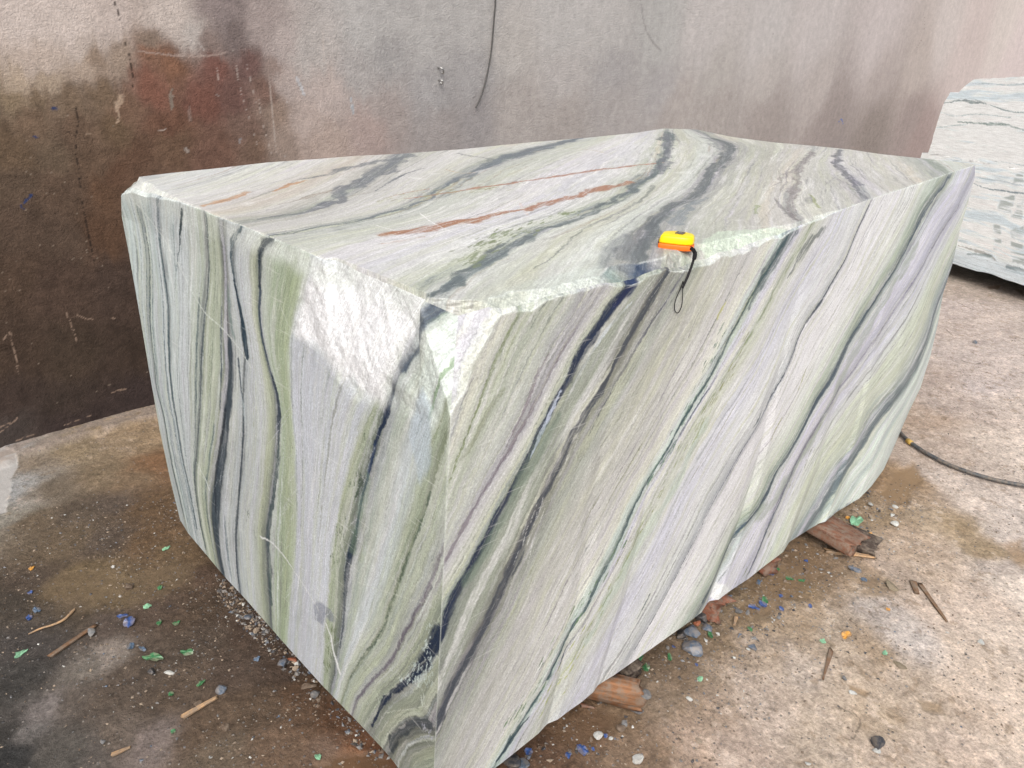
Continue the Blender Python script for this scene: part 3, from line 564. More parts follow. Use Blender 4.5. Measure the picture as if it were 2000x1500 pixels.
# faults stepping across the bedding
K([(2.368,1.305),(2.194,1.234),(2.065,1.144),(1.941,1.04),(1.818,1.034),(1.708,0.997),(1.666,0.969)], [.004,.006,.005,.006,.004], (212,220,216), .7, .2, .3)
K([(1.48,1.184),(1.451,1.143),(1.365,1.108),(1.262,1.083)], .004, (206,212,206), .5)
K([(2.138,0.48),(2.079,0.45),(2.05,0.417)], [.004,.012,.02], (206,214,214), .7)
K([(1.735,0.87),(1.733,0.826),(1.731,0.78)], [.006,.02,.006], (176,190,194), .6)
K([(1.712,0.424),(1.62,0.452),(1.511,0.42),(1.419,0.382),(1.349,0.339),(1.329,0.262),(1.304,0.212)], [.012,.010,.006,.007,.008,.010,.02], (212,216,216), .95, .3, .15)
K([(1.382,0.536),(1.354,0.489),(1.332,0.455)], [.003,.012,.006], (190,196,206), .7, .7, .4)
K([(1.416,0.33),(1.364,0.375),(1.325,0.385)], [.03,.05,.03], (118,124,140), .6, .9, .5)
K([(1.308,0.758),(1.276,0.724),(1.201,0.709),(1.139,0.688)], .002, (200,204,214), .6)
K([(1.395,0.822),(1.312,0.705),(1.228,0.591)], .002, (196,200,210), .5)
for g in ([(1.063,0.773),(1.041,0.637),(1.031,0.514)], [(1.004,0.661),(0.936,0.77)], [(1.09,0.59),(1.041,0.492),(1.051,0.454)], [(1.207,0.574),(1.1,0.613),(0.925,0.699)], [(1.149,0.33),(1.129,0.245)], [(1.041,0.383),(0.929,0.546)], [(1.106,0.23),(0.907,0.431)]): K(g, .003, (196,202,192), .55, .3, .3)
hatch(cl, u, v, sm, a, [(1.65,0.542),(0.94,0.915),(0.914,0.394),(1.252,0.141),(1.678,0.198)], 46, -.9, .12, .0018, (200,206,206), 61, .45)
hatch(cl, u, v, sm, a, [(1.437,1.073),(1.058,1.09),(1.176,0.791),(1.349,0.246),(1.54,0.179)], 40, -.95, .22, .0024, (204,208,216), 67, .6)
hatch(cl, u, v, sm, a, [(2.371,1.105),(1.451,1.143),(1.466,0.639),(2.202,0.35)], 60, -.85, .10, .0018, (206,214,218), 62, .4)
# white crushed crystal where the dark vein crosses the arris
hatch(cl, u, v, sm, a, [(0.923,0.647),(0.911,0.649),(0.906,0.506),(1.021,0.384),(1.041,0.399),(0.955,0.526)], 70, 1.9, .018, .005, (200,216,214), 63, .85)
hatch(cl, u, v, sm, a, [(1.001,0.431),(0.906,0.52),(0.905,0.478),(0.981,0.416)], 25, 1.9, .016, .005, (190,206,200), 64, .8)
hatch(cl, u, v, sm, a, [(0.959,0.434),(0.94,0.449),(0.928,0.399),(0.946,0.383)], 8, 1.5, .02, .006, (196,206,196), 65, .8)
hatch(cl, u, v, sm, a, [(0.945,0.337),(0.901,0.368),(0.899,0.33),(0.931,0.309)], 14, 1.9, .016, .006, (176,180,192), 66, .8)
# the fresh white scar
core = blob(u, v, [(1.424,1.139),(1.331,1.318),(1.154,1.354),(1.056,1.357),(0.946,1.355),(0.996,1.277),(1.05,1.169),(1.084,1.091),(1.165,1.083),(1.28,1.112)], .022, .03, 14, 71)
cry = fbm(u*60, v*60, oct=4, sd=78, g=.7)
wc = lin((236, 239, 242))[None, None]*(1 + .05*cry[..., None] + .03*rip[..., None])
cl = cl*(1-core[..., None]*.9) + wc*core[..., None]*.9
# fresh crystal along the whole left rim and on the broken corner
wn = ss(-.3, .35, fbm(u*20, v*20, oct=4, sd=79))
rim = ss(.05, .0, H - v - .07*(fbm(u*8, v*3, oct=3, sd=80)*.5+.5))
vein = 1-np.clip(cl.mean(-1, keepdims=True)*4, 0, 1)[..., 0]
cl = mixc(cl, lin((214, 222, 218)), np.maximum(rim, ml*(1-core))*(.3+.45*wn)*(1-.85*vein))
corner = [(0.925,1.335),(0.86,1.388),(0.847,1.248),(0.923,1.09),(0.964,1.188),(0.945,1.292)]
m = blob(u, v, corner, .01, .02, 20, 81)
gs = fbm(sm*90, a*6, oct=3, sd=82)
cl = mixc(cl, lin((118, 146, 108)), m*ss(-.05, .3, gs)*.75); cl = mixc(cl, lin((208, 220, 214)), m*ss(.0, -.35, gs)*.8)
m = blob(u, v, [(0.992,1.05),(0.975,1.143),(0.948,1.174),(0.929,1.14),(0.925,1.035),(0.958,0.964)], .008, .01, 25, 83); cl = mixc(cl, lin((176, 190, 200)), m*.7)
vert = (1-ss(.0, .006, np.abs(u-.875)))*ss(1.2, 1.1, v); cl = mixc(cl, lin((206, 214, 204)), vert*.6)
st_l = np.stack([sm, a, np.clip(ml, 0, 1)], -1)

# ---- top face ----
u, v = tp[..., 0], tp[..., 1]
g_top = [[(0.799,1.665),(0.889,1.658),(1.052,1.759),(1.21,1.868),(1.451,2.091),(1.721,2.323)],
 [(0.756,1.505),(0.849,1.505),(0.925,1.513),(1.089,1.535),(1.213,1.587),(1.42,1.724),(1.684,1.904),(2.122,2.132),(2.869,2.396)],
 [(0.775,0.956),(0.855,1.007),(0.971,1.056),(1.133,1.128),(1.241,1.177),(1.41,1.215),(1.613,1.263),(1.79,1.325),(2.031,1.451),(2.234,1.524),(2.558,1.719),(2.914,1.948),(3.491,2.336)],
 [(1.224,0.853),(1.412,0.971),(1.626,1.093),(1.83,1.175),(1.996,1.219),(2.263,1.34),(2.49,1.46),(2.97,1.667),(3.389,1.901),(3.516,2.082)],
 [(1.962,0.861),(2.183,1.002),(2.565,1.152),(2.892,1.319),(3.47,1.521)],
 [(2.412,0.851),(2.681,0.999),(2.985,1.165),(3.254,1.325),(3.703,1.493)], [(3.338,0.898),(3.65,1.05),(3.824,1.161)]]
s_top = [(-4,(194,198,196)),(-2,(198,198,193)),(-1.2,(188,181,170)),(-.8,(197,196,191)),(-.3,(177,177,169)),(0,(130,138,136)),(.15,(173,174,167)),(.5,(198,198,196)),(.8,(185,187,177)),(1,(111,122,123)),(1.08,(176,180,173)),(1.25,(182,187,175)),(1.45,(203,202,204)),(1.65,(196,197,201)),(1.8,(202,204,200)),(1.92,(177,183,168)),(2,(114,124,126)),(2.1,(190,195,185)),(2.35,(183,185,170)),(2.6,(196,201,193)),(2.8,(178,183,175)),(2.92,(152,152,154)),(3,(110,117,118)),(3.1,(153,154,152)),(3.3,(174,177,164)),(3.6,(175,175,164)),(3.9,(189,187,181)),(4,(147,150,146)),(4.1,(189,189,181)),(4.6,(183,184,175)),(4.9,(181,178,178)),(5,(136,140,142)),(5.1,(187,187,179)),(5.6,(193,191,181)),(6,(141,149,141)),(6.2,(192,197,187)),(10,(196,197,192))]
ct, sm, a = layered(u, v, (.866, .5), g_top, s_top, 300, wob=.22, ref=(1, -1), stk=.8)
lenses(ct, sm, a, 40, (.01,.05), (.2,.8), [(222,222,218),(208,214,196),(198,196,202),(206,196,176)], .5, 925, 4.); lenses(ct, sm, a, 150, (.003,.02), (.1,.6), [(214,216,210),(224,224,222),(200,196,206),(196,200,172),(206,208,190)], .55, 921, 2.); lenses(ct, sm, a, 190, (.0018,.007), (.08,.6), [(120,124,122),(112,114,124),(132,138,116),(150,128,104),(104,110,112)], .6, 922, 2.)
K = lambda poly, w, c, op=1., fray=.5, streak=.45, soft=.5, dash=0.: stroke(ct, u, v, sm, a, poly, w, c, op, fray, streak, hash(round(poly[0][0]*999)) % 997, soft, dash)
# saw-cut veil: fine parallel scratches along the block
K(g_top[0], [.02,.05,.09,.11,.10,.09], (104,110,118), .8, .8, .5)
K([(1.175,2.068),(1.334,2.161),(1.554,2.274),(1.782,2.365)], [.02,.05,.07,.08], (112,118,122), .8, .7, .5)
K([(0.932,1.791),(1.043,1.84),(1.152,1.886)], [.01,.03,.02], (140,128,112), .5, .8, .5)
K(g_top[1], [.01,.014,.016,.02,.05,.09,.10,.07,.05,.03], (102,112,120), .85, .6, .45)
K([(1.245,1.808),(1.395,1.933),(1.544,2.036),(1.632,2.071)], [.008,.014,.008], (96,104,112), .8, .4, .3)
K([(1.969,2.28),(1.984,2.117),(1.922,2.037)], [.03,.05,.03], (108,114,114), .6, .9, .5)
K([(2.122,2.132),(2.456,2.28),(2.743,2.351)], [.02,.05,.03], (112,118,122), .7, .6, .5)
K([(1.252,1.678),(1.374,1.669),(1.534,1.691),(1.816,1.696),(2.17,1.716),(2.54,1.699)], [.008,.02,.024,.032,.036,.02], (164,120,96), .8, .6, .3)
K([(0.966,1.373),(1.03,1.364),(1.108,1.365),(1.186,1.371),(1.283,1.374),(1.386,1.385),(1.492,1.401)], [.05,.065,.06,.052,.05,.035,.02], (158,112,80), .9, .7, .5)
K([(1.435,1.375),(1.531,1.409),(1.597,1.416),(1.82,1.469),(2.061,1.488)], [.025,.05,.055,.05,.035], (158,114,88), .85, .8, .5)
K([(0.91,1.306),(0.969,1.302),(1.029,1.305)], [.008,.012,.004], (176,128,92), .7, .8, .5, .5, .4)
K([(1.176,2.068),(1.083,2.024),(1.004,1.953)], [.01,.03,.012], (182,136,94), .7, .7, .3)
K([(0.935,1.997),(0.889,1.949),(0.833,1.92),(0.769,1.869)], [.03,.05,.05,.03], (180,138,98), .7, .8, .4)
K([(1.229,1.719),(1.323,1.748),(1.409,1.76)], [.004,.012,.006], (168,120,80), .7, .8, .4)
K([(1.683,2.016),(1.673,1.923),(1.732,1.912)], [.008,.014,.006], (190,164,126), .6, .8, .4)
K([(2.497,2.167),(2.556,2.1),(2.536,1.972)], [.006,.014,.006], (186,164,126), .6, .8, .4)
K(g_top[2], [.03,.034,.04,.034,.03,.05,.04,.06,.05,.04,.06,.10,.09], (94,106,108), .82, .6, .5)
K([(0.811,0.971),(0.929,1.035),(1.074,1.091)], [.03,.024,.02], (96,108,112), .6, .6, .5)
K([(1.039,0.974),(1.129,1.001),(1.221,1.053),(1.4,1.147),(1.618,1.204),(1.871,1.3),(2.062,1.41)], [.004,.008,.010,.012,.012,.016,.02], (128,134,128), .75, .5, .35)
K([(3.415,2.297),(2.934,1.937),(2.53,1.69),(2.28,1.534)], [.05,.07,.05,.04], (106,110,118), .7, .8, .4)
K([(1.252,0.909),(1.352,0.969),(1.479,1.026),(1.595,1.079)], [.06,.08,.06,.03], (108,112,116), .75, .5, .5)
K(g_top[3], [.07,.06,.05,.05,.05,.06,.07,.07,.08,.05], (96,104,106), .85, .45, .4)
K([(1.61,1.034),(1.77,1.109),(1.896,1.149),(2.036,1.193)], [.05,.06,.04,.02], (126,136,140), .7, .8, .5)
K([(3.031,1.703),(3.323,1.935),(3.482,2.122)], [.03,.10,.10], (124,128,130), .65, .9, .5)
K(g_top[4], [.03,.04,.03,.03,.03], (140,134,132), .7, .8, .5)
K([(1.957,0.864),(2.066,0.949),(2.224,1.07)], [.02,.02,.01], (116,112,114), .6, .8, .4)
K([(2.406,1.161),(2.714,1.273),(2.878,1.313),(3.459,1.508)], [.01,.03,.04,.03], (132,128,128), .6, .8, .4)
K(g_top[5], [.012,.03,.05,.04,.03], (108,110,114), .8, .7, .4)
K([(2.692,1.014),(2.685,0.985),(2.908,1.09),(2.814,1.083)], [.03,.05,.04,.02], (112,112,124), .7, .8, .4)
K(g_top[6], [.05,.05,.04], (142,150,138), .8, .6, .4)
K([(2.064,1.036),(2.004,1.007),(1.953,0.984)], [.02,.02], (132,148,96), .6, .8, .3)
K([(2.192,0.907),(2.3,0.972),(2.373,1.023)], [.014,.02,.01], (150,160,104), .6, .8, .3)
specks(ct, u, v, sm, a, [(0.936,1.074),(1.039,1.143),(1.127,1.188),(1.217,1.213)], 90, .03, (120,132,98), .025, 71, .45)
specks(ct, u, v, sm, a, [(1.16,1.223),(1.378,1.265),(1.516,1.281)], 40, .02, (128,142,104), .025, 72, .45)
specks(ct, u, v, sm, a, [(1.208,1.689),(1.386,1.707),(1.557,1.647)], 40, .03, (150,150,110), .025, 73, .3)
for i, g in enumerate(([(1.223,1.119),(1.512,1.172),(1.733,1.257)], [(1.638,0.946),(2.161,1.16),(2.694,1.421)], [(1.736,0.946),(2.221,1.121),(2.883,1.457)], [(1.806,0.897),(2.296,1.073),(2.81,1.353)], [(2.168,0.88),(2.499,1.047),(2.912,1.154)], [(2.626,0.859),(2.897,1.032),(3.329,1.201)], [(0.857,2.004),(1.042,2.07),(1.34,2.217)], [(0.991,1.752),(1.179,1.795),(1.297,1.812)], [(1.967,1.722),(2.515,1.983),(2.907,2.146)])):
    K(g, .006, (150,146,132) if i % 2 else (150,150,152), .5, .8, .5)
TOPR = [(.8, .95), (3.6, 1.0), (3.6, 2.4), (.8, 2.3)]
hatch(ct, u, v, sm, a, TOPR, 150, .02, .35, .0022, (214,216,212), 81, .4)
hatch(ct, u, v, sm, a, TOPR, 30, -.75, .14, .003, (222,222,222), 82, .6)
hatch(ct, u, v, sm, a, [(2.002,1.263),(3.172,1.14),(2.029,0.892),(1.55,1.008)], 40, .05, .16, .003, (140,136,132), 83, .4)
for g in ([(1.003,1.458),(1.007,1.392)], [(1.176,1.512),(1.118,1.378),(1.099,1.208)], [(1.182,1.367),(1.232,1.246)], [(1.241,1.292),(1.245,1.224)], [(2.522,2.1),(2.499,1.942)]): K(g, .004, (226,226,224), .8, .3, .2)
K([(1.491,1.46),(1.389,1.33)], .012, (206,190,180), .5)
# chipped bevels
wn = ss(-.3, .35, fbm(u*20, v*20, oct=4, sd=85))
m = mt*np.where(v < 1.05, np.interp(u, [.7, 1.05, 1.12, 1.2, 1.3, 1.34, 1.5, 4], [.7, .75, .3, .12, .15, .5, .85, .8]), .8)
ct = mixc(ct, lin((210, 216, 208)), m*(.04+.55*wn*wn))
dv = mt*np.exp(-((u-1.235)/.045)**2)*ss(1.2, .9, v); ct = mixc(ct, lin((30, 52, 84)), dv*.85)
dv = mt*np.exp(-((u-1.15)/.04)**2)*ss(1.2, .9, v); ct = mixc(ct, lin((96, 130, 126)), dv*.6)
dv = mt*np.exp(-((u-1.37)/.06)**2)*ss(1.2, .9, v); ct = mixc(ct, lin((120, 148, 118)), dv*.6*wn)
ed = ss(.02, .2, np.abs(np.gradient(mt, axis=1))); ct = mixc(ct, lin((226, 230, 226)), ed*.35*ss(-.2, .3, fbm(u*25, v*25, oct=3, sd=122)))
K([(1.558,0.939),(1.528,0.899),(1.611,0.901),(1.698,0.938),(1.901,0.83)], .004, (216,222,210), .6)
m = blob(u, v, [(1.494,0.877),(1.651,0.924),(1.762,0.873),(1.901,0.83),(1.808,0.826),(1.592,0.794),(1.479,0.821)], .006, .015, 25, 88); ct = mixc(ct, lin((196,212,192)), m*.6)
m = .5*blob(u, v, [(0.816,0.888),(0.859,0.908),(1.045,0.924),(1.171,0.897),(1.128,0.862),(0.862,0.852)], .01, .02, 20, 89); ct = mixc(ct, lin((198,210,202)), m*.5)
m = blob(u, v, [(1.146,0.893),(1.22,0.958),(1.351,1.027),(1.448,1.049),(1.401,0.991),(1.223,0.858)], .006, .01, 20, 90); ct = mixc(ct, lin((124,130,132)), m*.55)
# front-left part of the top bevel keeps the dark vein
st_t = np.stack([sm, a, np.clip(mt, 0, 1)], -1)
KB = .93
# hidden sides: back, right end, underside, coarse
def coarse(e0, e1, n=60, m=20):
    t = np.linspace(0, 1, n); A = res(e0, t); B = res(e1, t); w = np.linspace(0, 1, m)[None, :, None]
    return A[:, None]*(1-w) + B[:, None]*w
RBK = (BT[0]-.25, BT[1]-.05, .1)
e_bk_b = [LB, RBK]; e_end_b = [RB, RBK]
tc = np.linspace(0, 1, 160); tq = np.linspace(0, 1, 60)
e_bkv = res([BT, RBK], tq)
bk = patch(res(e_tb, tc), res(e_bk_b, tc), res(e_l, tq), e_bkv, tc, tq)
en = patch(res(e_tr, tc), res(e_end_b, tc), res(e_r, tq), e_bkv, tc, tq)
ub = patch(res_by(e_bf, tc, 0), res([LB, RBK], tc), res_by(e_bl, tq, 1), res([RB, RBK], tq), tc, tq)
bk, _ = chips(bk)
Vs, Fs, Cs, Ss, off = [], [], [], [], 0
for P, c, s_, fl in ((fr, cf, st_f, True), (lf, cl, st_l, False), (tp, ct, st_t, False), (bk, None, None, False), (en, None, None, False), (ub, None, None, True)):
    nu, nv = P.shape[:2]
    if c is None:
        c = np.ones(P.shape)*lin((170, 174, 166)); s_ = np.stack([P[..., 0]*.7-P[..., 2]*.7, P[..., 0]*.7+P[..., 2]*.7, P[..., 0]*0], -1)
        c = c*(1+.2*fbm(s_[..., 0]*14, s_[..., 1]*1.5, oct=3, sd=9)[..., None])
    Vs.append(P.reshape(-1, 3)); Fs.append(grid_faces(nu, nv, off, fl)); Cs.append((c*KB).reshape(-1, 3)); Ss.append(s_.reshape(-1, 3)); off += nu*nv
blk = mesh_np('marble_block', np.vstack(Vs), np.vstack(Fs), M_MARBLE, attrs={'col': np.clip(np.vstack(Cs), 0.01, .86), 'st': np.vstack(Ss)})
tag(blk, 'large rough-cut green, white and grey banded marble block with a tape measure on top', 'marble block', 'marble blocks in the yard')

# ------------------------------------------------------------ second block, behind right
tlp = [(7.416,2.203,0.987),(7.415,2.201,1.127),(7.41,2.188,1.366),(7.405,2.176,1.433),(7.399,2.158,1.467),(7.397,2.155,1.5),(7.383,2.118,1.559),(7.361,2.062,1.607),(7.335,1.995,1.619),(7.286,1.871,1.63),(7.241,1.755,1.648),(7.181,1.602,1.66)]
tlp = [np.array(p) for p in tlp]
A2 = np.array([(7.226,1.716,0.13)][0]); B2 = np.array([(6.989,1.111,0.13)][0]); d2 = (B2-A2)/np.linalg.norm(B2-A2)
n2 = np.array([-d2[1], d2[0], 0]); n2 = n2 if n2[0] > 0 else -n2      # into the stone, away from the camera
left0 = A2 - d2*.55; LEN = 3.0
nu, nv = 420, 300
U = np.linspace(0, LEN, nu)[:, None]; Vv = np.linspace(0, 1, nv)[None]
topx = np.array([(p-left0)@d2 for p in tlp]); topz = np.array([p[2] for p in tlp])
zt = np.interp(U, np.r_[topx[5:], 3.0], np.r_[topz[5:], topz[-1]-.03]); zb = .13 + .012*fbm(U*6, U*0, oct=3, sd=5)
zt = zt + .008*fbm(U*12, U*0+4, oct=3, sd=6)
Z = zb + (zt-zb)*Vv
lx = np.interp(Z, topz[:6], topx[:6], left=topx[0]-.06)
lx = lx + .012*fbm(Z*8, Z*0, oct=3, sd=8)
UU = lx + (U/LEN)*(LEN-lx)
dep = .010*fbm(UU*2, Z*2.5, oct=3, sd=11) + .0012*fbm(UU*18, Z*40, oct=3, sd=12)
P = left0[None, None] + d2*UU[..., None] + n2*dep[..., None]; P[..., 2] = Z
# greenish ice-white stone with near-horizontal dark seams
s2 = Z + .05*fbm(UU*1.6, Z*1.2, oct=3, sd=13) + .03*UU*0
q = fbm(UU*2.2, s2*22, oct=4, sd=14, g=.65)
c2 = np.ones(P.shape)*lin((214, 221, 225)); c2 = mixc(c2, lin((176, 194, 202)), ss(0.05, .45, q)*.65); c2 = mixc(c2, lin((214, 220, 222)), ss(0, .4, -q)*.7)
def to2(pts): return [(float((np.array(p)-left0)@d2), p[2]) for p in pts]
def K2(pts, w, c, op=.8, fray=.6): stroke(c2, UU, Z, s2, UU, to2(pts), w, c, op, fray, .3, int(pts[0][1]*977) % 500)
K2([(7.406,2.177,1.408),(7.349,2.031,1.449),(7.313,1.939,1.437),(7.271,1.831,1.434)], [.01,.02,.03,.01], (96,112,112))
K2([(7.307,1.924,1.458),(7.254,1.788,1.43),(7.194,1.634,1.394),(7.148,1.518,1.398)], .01, (110,128,128))
K2([(7.396,2.153,1.327),(7.35,2.034,1.315),(7.302,1.912,1.351),(7.236,1.744,1.356),(7.18,1.6,1.352)], .01, (120,140,140), .6)
K2([(7.345,2.022,1.275),(7.277,1.848,1.286),(7.228,1.722,1.288),(7.181,1.603,1.297),(7.132,1.476,1.27)], [.01,.014,.035,.02,.012], (98,118,112))
K2([(7.41,2.187,1.206),(7.359,2.057,1.242),(7.309,1.929,1.264)], .01, (130,150,150), .6)
K2([(7.232,1.732,0.816),(7.192,1.63,0.793),(7.136,1.486,0.801),(7.074,1.329,0.811)], [.012,.014,.018,.014], (88,108,116))
K2([(7.387,2.129,0.889),(7.341,2.011,0.939),(7.292,1.887,0.984)], .006, (132,150,152), .6)
K2([(7.226,1.717,0.285),(7.173,1.581,0.287),(7.13,1.471,0.286),(7.093,1.376,0.256)], [.01,.03,.02], (120,112,96), .6)
K2([(7.184,1.611,0.238),(7.144,1.508,0.267),(7.112,1.425,0.277)], .03, (92,112,112), .6); K2([(7.057,1.284,0.231),(7.003,1.145,0.239)], .04, (80,96,92), .7)
for pl in ([(7.107,1.412,0.948),(7.095,1.381,0.973),(7.083,1.351,0.879),(7.119,1.444,0.862)], [(7.13,1.471,0.754),(7.094,1.38,0.785),(7.093,1.377,0.651),(7.133,1.479,0.649)], [(7.078,1.339,0.72),(7.066,1.309,0.747),(7.05,1.266,0.615),(7.088,1.365,0.612)], [(7.131,1.473,0.524),(7.115,1.434,0.533),(7.085,1.356,0.34),(7.109,1.418,0.323)], [(7.076,1.334,0.515),(7.045,1.254,0.577),(7.006,1.155,0.27),(7.047,1.259,0.281)]):
    m = blob(UU, Z, to2(pl), .01, .03, 12, 15)*ss(-.3, .2, fbm(UU*5, Z*60, oct=3, sd=16)); c2 = mixc(c2, lin((140, 150, 146)), m*.75)
m = ss(.30, .2, Z); c2 = mixc(c2, lin((150, 172, 182)), m*.35)
lenses(c2.reshape(-1, 3)[None][0], (s2*1.0).ravel(), UU.ravel(), 90, (.002,.008), (.1,.6), [(120,142,150),(142,162,168),(104,122,124),(226,232,234)], .7, 931, 2.)
nb = 30
W = np.linspace(0, 1.2, nb)
def ext(E): return E[:, None] + n2*W[None, :, None]
top2, bot2, l2, r2 = ext(P[:, -1]), ext(P[:, 0]), ext(P[0]), ext(P[-1]); b2 = P[::10, ::10] + n2*1.2
Vs, Fs, Cs, Ss, off = [], [], [], [], 0
for i, Q in enumerate((P, top2, bot2, l2, r2, b2)):
    nu_, nv_ = Q.shape[:2]
    c = c2 if i == 0 else np.ones(Q.shape)*lin((188, 198, 200))
    Vs.append(Q.reshape(-1, 3)); Fs.append(grid_faces(nu_, nv_, off, i == 0)); Cs.append(np.clip(c.reshape(-1, 3)*1.26, 0, .88))
    Ss.append(np.stack([Q[..., 2], Q[..., 1], Q[..., 2]*0], -1).reshape(-1, 3)); off += nu_*nv_
b2o = mesh_np('marble_block', np.vstack(Vs), np.vstack(Fs), M_MARBLE, attrs={'col': np.vstack(Cs), 'st': np.vstack(Ss)})
tag(b2o, 'pale icy blue-white block with thin dark seams standing far back at the right edge', 'marble block', 'marble blocks in the yard')

# ------------------------------------------------------------ sample-based tone fields for the weathered wall and the ground
def field(u, v, samples, warp, seed, scale=(1, 1), drip=0):
    Sx = np.array(samples, float); p = Sx[:, :2]*np.array(scale); c = lin(Sx[:, 2:5])
    D = np.hypot(p[:, None, 0]-p[None, :, 0], p[:, None, 1]-p[None, :, 1]); np.fill_diagonal(D, 9); D.sort(axis=1)
    sg = np.clip(D[:, :3].mean(1)*.5, .03, 2)
    w1 = warp*fbm(u*5, v*5, oct=5, sd=seed, g=.6); w2 = warp*fbm(u*5+31, v*5+17, oct=5, sd=seed+3, g=.6)
    w2 = w2 + drip*(.035*fbm(u*16, v*1.6, oct=4, sd=seed+9, g=.7) + .02*fbm(u*60, v*9, oct=3, sd=seed+13))
    U, V = (u+w1)*scale[0], (v+w2)*scale[1]
    num = np.zeros(u.shape+(3,), np.float32); den = np.full(u.shape, 1e-12, np.float32)
    for i in range(len(p)):
        r2 = ((U-p[i, 0])**2 + (V-p[i, 1])**2)/(sg[i]**2)
        w = (1/(r2*r2 + .08) ).astype(np.float32); num += w[..., None]*c[i]; den += w
    return num/den[..., None]
# wall
xs = np.concatenate([np.linspace(-6, .2, 60)[:-1], .2 + (np.exp(np.linspace(0, 1, 900)*1.9)-1)/(math.exp(1.9)-1)*15, np.linspace(15.4, 26, 30)])
zs = np.concatenate([np.linspace(-.05, 2.75, 520), np.linspace(2.8, 4.2, 20)])
X, Zw = np.meshgrid(xs, zs, indexing='ij')
wall_s = [(0.814,1.782,205,190,180),(1.001,1.756,203,188,178),(0.866,1.623,190,172,158),(1.187,1.726,200,184,174),(1.036,1.645,196,180,168),(1.425,1.774,196,182,172),(1.529,1.717,190,180,172),(0.794,1.531,178,158,136),(0.915,1.511,172,152,130),(1.04,1.568,176,156,138),(1.19,1.628,160,140,122),(1.345,1.681,140,120,104),(1.571,1.687,130,112,104),(1.682,1.806,140,126,122),(1.72,1.723,118,104,100),(1.85,1.749,165,150,144),(1.977,1.686,176,162,156),(1.913,1.594,150,130,120),(1.337,1.631,136,98,76),(1.298,1.528,118,78,62),(1.419,1.59,120,84,62),(1.602,1.57,108,72,62),(1.78,1.593,100,74,68),(1.846,1.479,120,92,80),(1.536,1.439,104,68,56),(1.363,1.378,98,68,52),(1.662,1.459,100,72,64),(1.718,1.295,112,88,76),(1.89,1.383,150,128,112),(1.988,1.524,178,162,154),(1.931,1.235,158,138,124),(2.057,1.329,182,164,154),(2.145,1.667,180,172,166),(2.219,1.474,184,168,160),(2.167,1.195,176,156,144),(0.764,1.475,140,120,94),(0.867,1.454,124,104,82),(0.979,1.451,118,98,78),(1.104,1.489,112,92,72),(1.178,1.447,110,84,66),(1.086,1.607,158,136,116),(0.814,1.378,104,84,66),(0.978,1.351,96,76,60),(1.118,1.345,98,78,58),(0.723,1.285,92,74,56),(0.863,1.255,92,76,60),(1.014,1.224,92,72,56),(1.183,1.234,90,66,50),(1.365,1.245,100,76,58),(1.553,1.21,104,76,62),(1.761,1.208,114,90,74),(0.688,1.127,84,68,54),(0.868,1.088,86,68,54),(1.031,1.093,90,66,48),(1.108,1.174,86,62,46),(0.671,0.962,78,62,50),(0.829,0.896,80,64,52),(0.994,0.895,80,58,42),(0.603,0.733,72,56,44),(0.785,0.674,72,56,46),(1.015,0.653,66,52,44),(0.563,0.464,64,50,40),(0.769,0.385,62,50,40),(0.998,0.297,58,46,38),(0.49,0.214,58,46,40),(0.701,0.146,54,44,38),(1.035,0.094,54,44,42),(0.458,0.071,62,54,50),(0.722,0.03,54,44,42),(2.425,1.77,180,176,172),(2.381,1.547,172,166,162),(2.592,1.849,178,174,170),(2.584,1.65,164,160,157),(2.572,1.362,166,154,148),(2.43,1.26,172,152,144),(2.832,1.784,178,174,170),(2.903,1.464,164,160,158),(2.941,1.265,160,152,148),(3.214,1.879,176,172,168),(3.222,1.547,164,160,158),(3.227,1.312,158,152,150),(3.517,1.723,180,174,168),(3.585,1.331,170,162,156),(3.978,1.885,180,176,172),(4.012,1.546,176,170,166),(4.043,1.25,164,156,150),(4.517,1.877,176,172,168),(4.564,1.579,160,156,154),(4.608,1.299,166,160,156),(5.076,1.864,170,168,164),(5.16,1.471,164,160,158),(5.418,1.274,166,158,152),(5.71,1.887,182,176,172),(5.967,1.544,172,166,160),(6.065,1.212,162,154,148),(6.716,1.923,186,180,176),(6.862,1.543,180,172,166),(7.02,1.132,158,148,142),(7.736,1.959,188,180,176),(7.964,1.493,178,168,162),(8.451,1.022,156,144,138),(9.26,2.014,190,180,176),(9.569,1.54,176,164,158),(9.697,0.849,148,136,128),(10.943,1.04,156,142,136),(10.795,1.718,182,170,162),(11.401,2.15,196,186,180),(12.763,1.875,196,182,176),(14.101,2.327,206,196,188),(15.077,1.767,206,192,188),(11.457,0.62,158,140,134)]  # dark left-end tones carry the damp stain and painted-in shade together
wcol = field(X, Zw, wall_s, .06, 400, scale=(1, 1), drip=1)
wcol = wcol*(1 + .40*(1-ss(.03, .2, wcol.mean(-1, keepdims=True))))
gw_ = wcol.mean(-1, keepdims=True); wcol = (gw_ + (wcol-gw_)*.86)*np.array([.985, 1., 1.02])
wall_white = lin((186, 178, 172))
tint = fbm(X*1.2, Zw*.4, oct=4, sd=410); wcol *= (1 + .07*tint[..., None])
run = fbm(X*14, Zw*1.1, oct=4, sd=412, g=.6); wcol *= (1 + .06*run[..., None])
spt = ss(.25, .5, fbm(X*70, Zw*70, oct=3, sd=418, g=.8)); edge_ = np.exp(-((wcol.mean(-1)-.2)/.10)**2); wcol *= (1 - .28*(spt*edge_)[..., None])
mot = fbm(X*30, Zw*30, oct=5, sd=414, g=.8); dark = 1-ss(.06, .28, wcol.mean(-1))
wcol *= (1 + (.16+.34*dark)[..., None]*mot[..., None])
sm = X; a = Zw
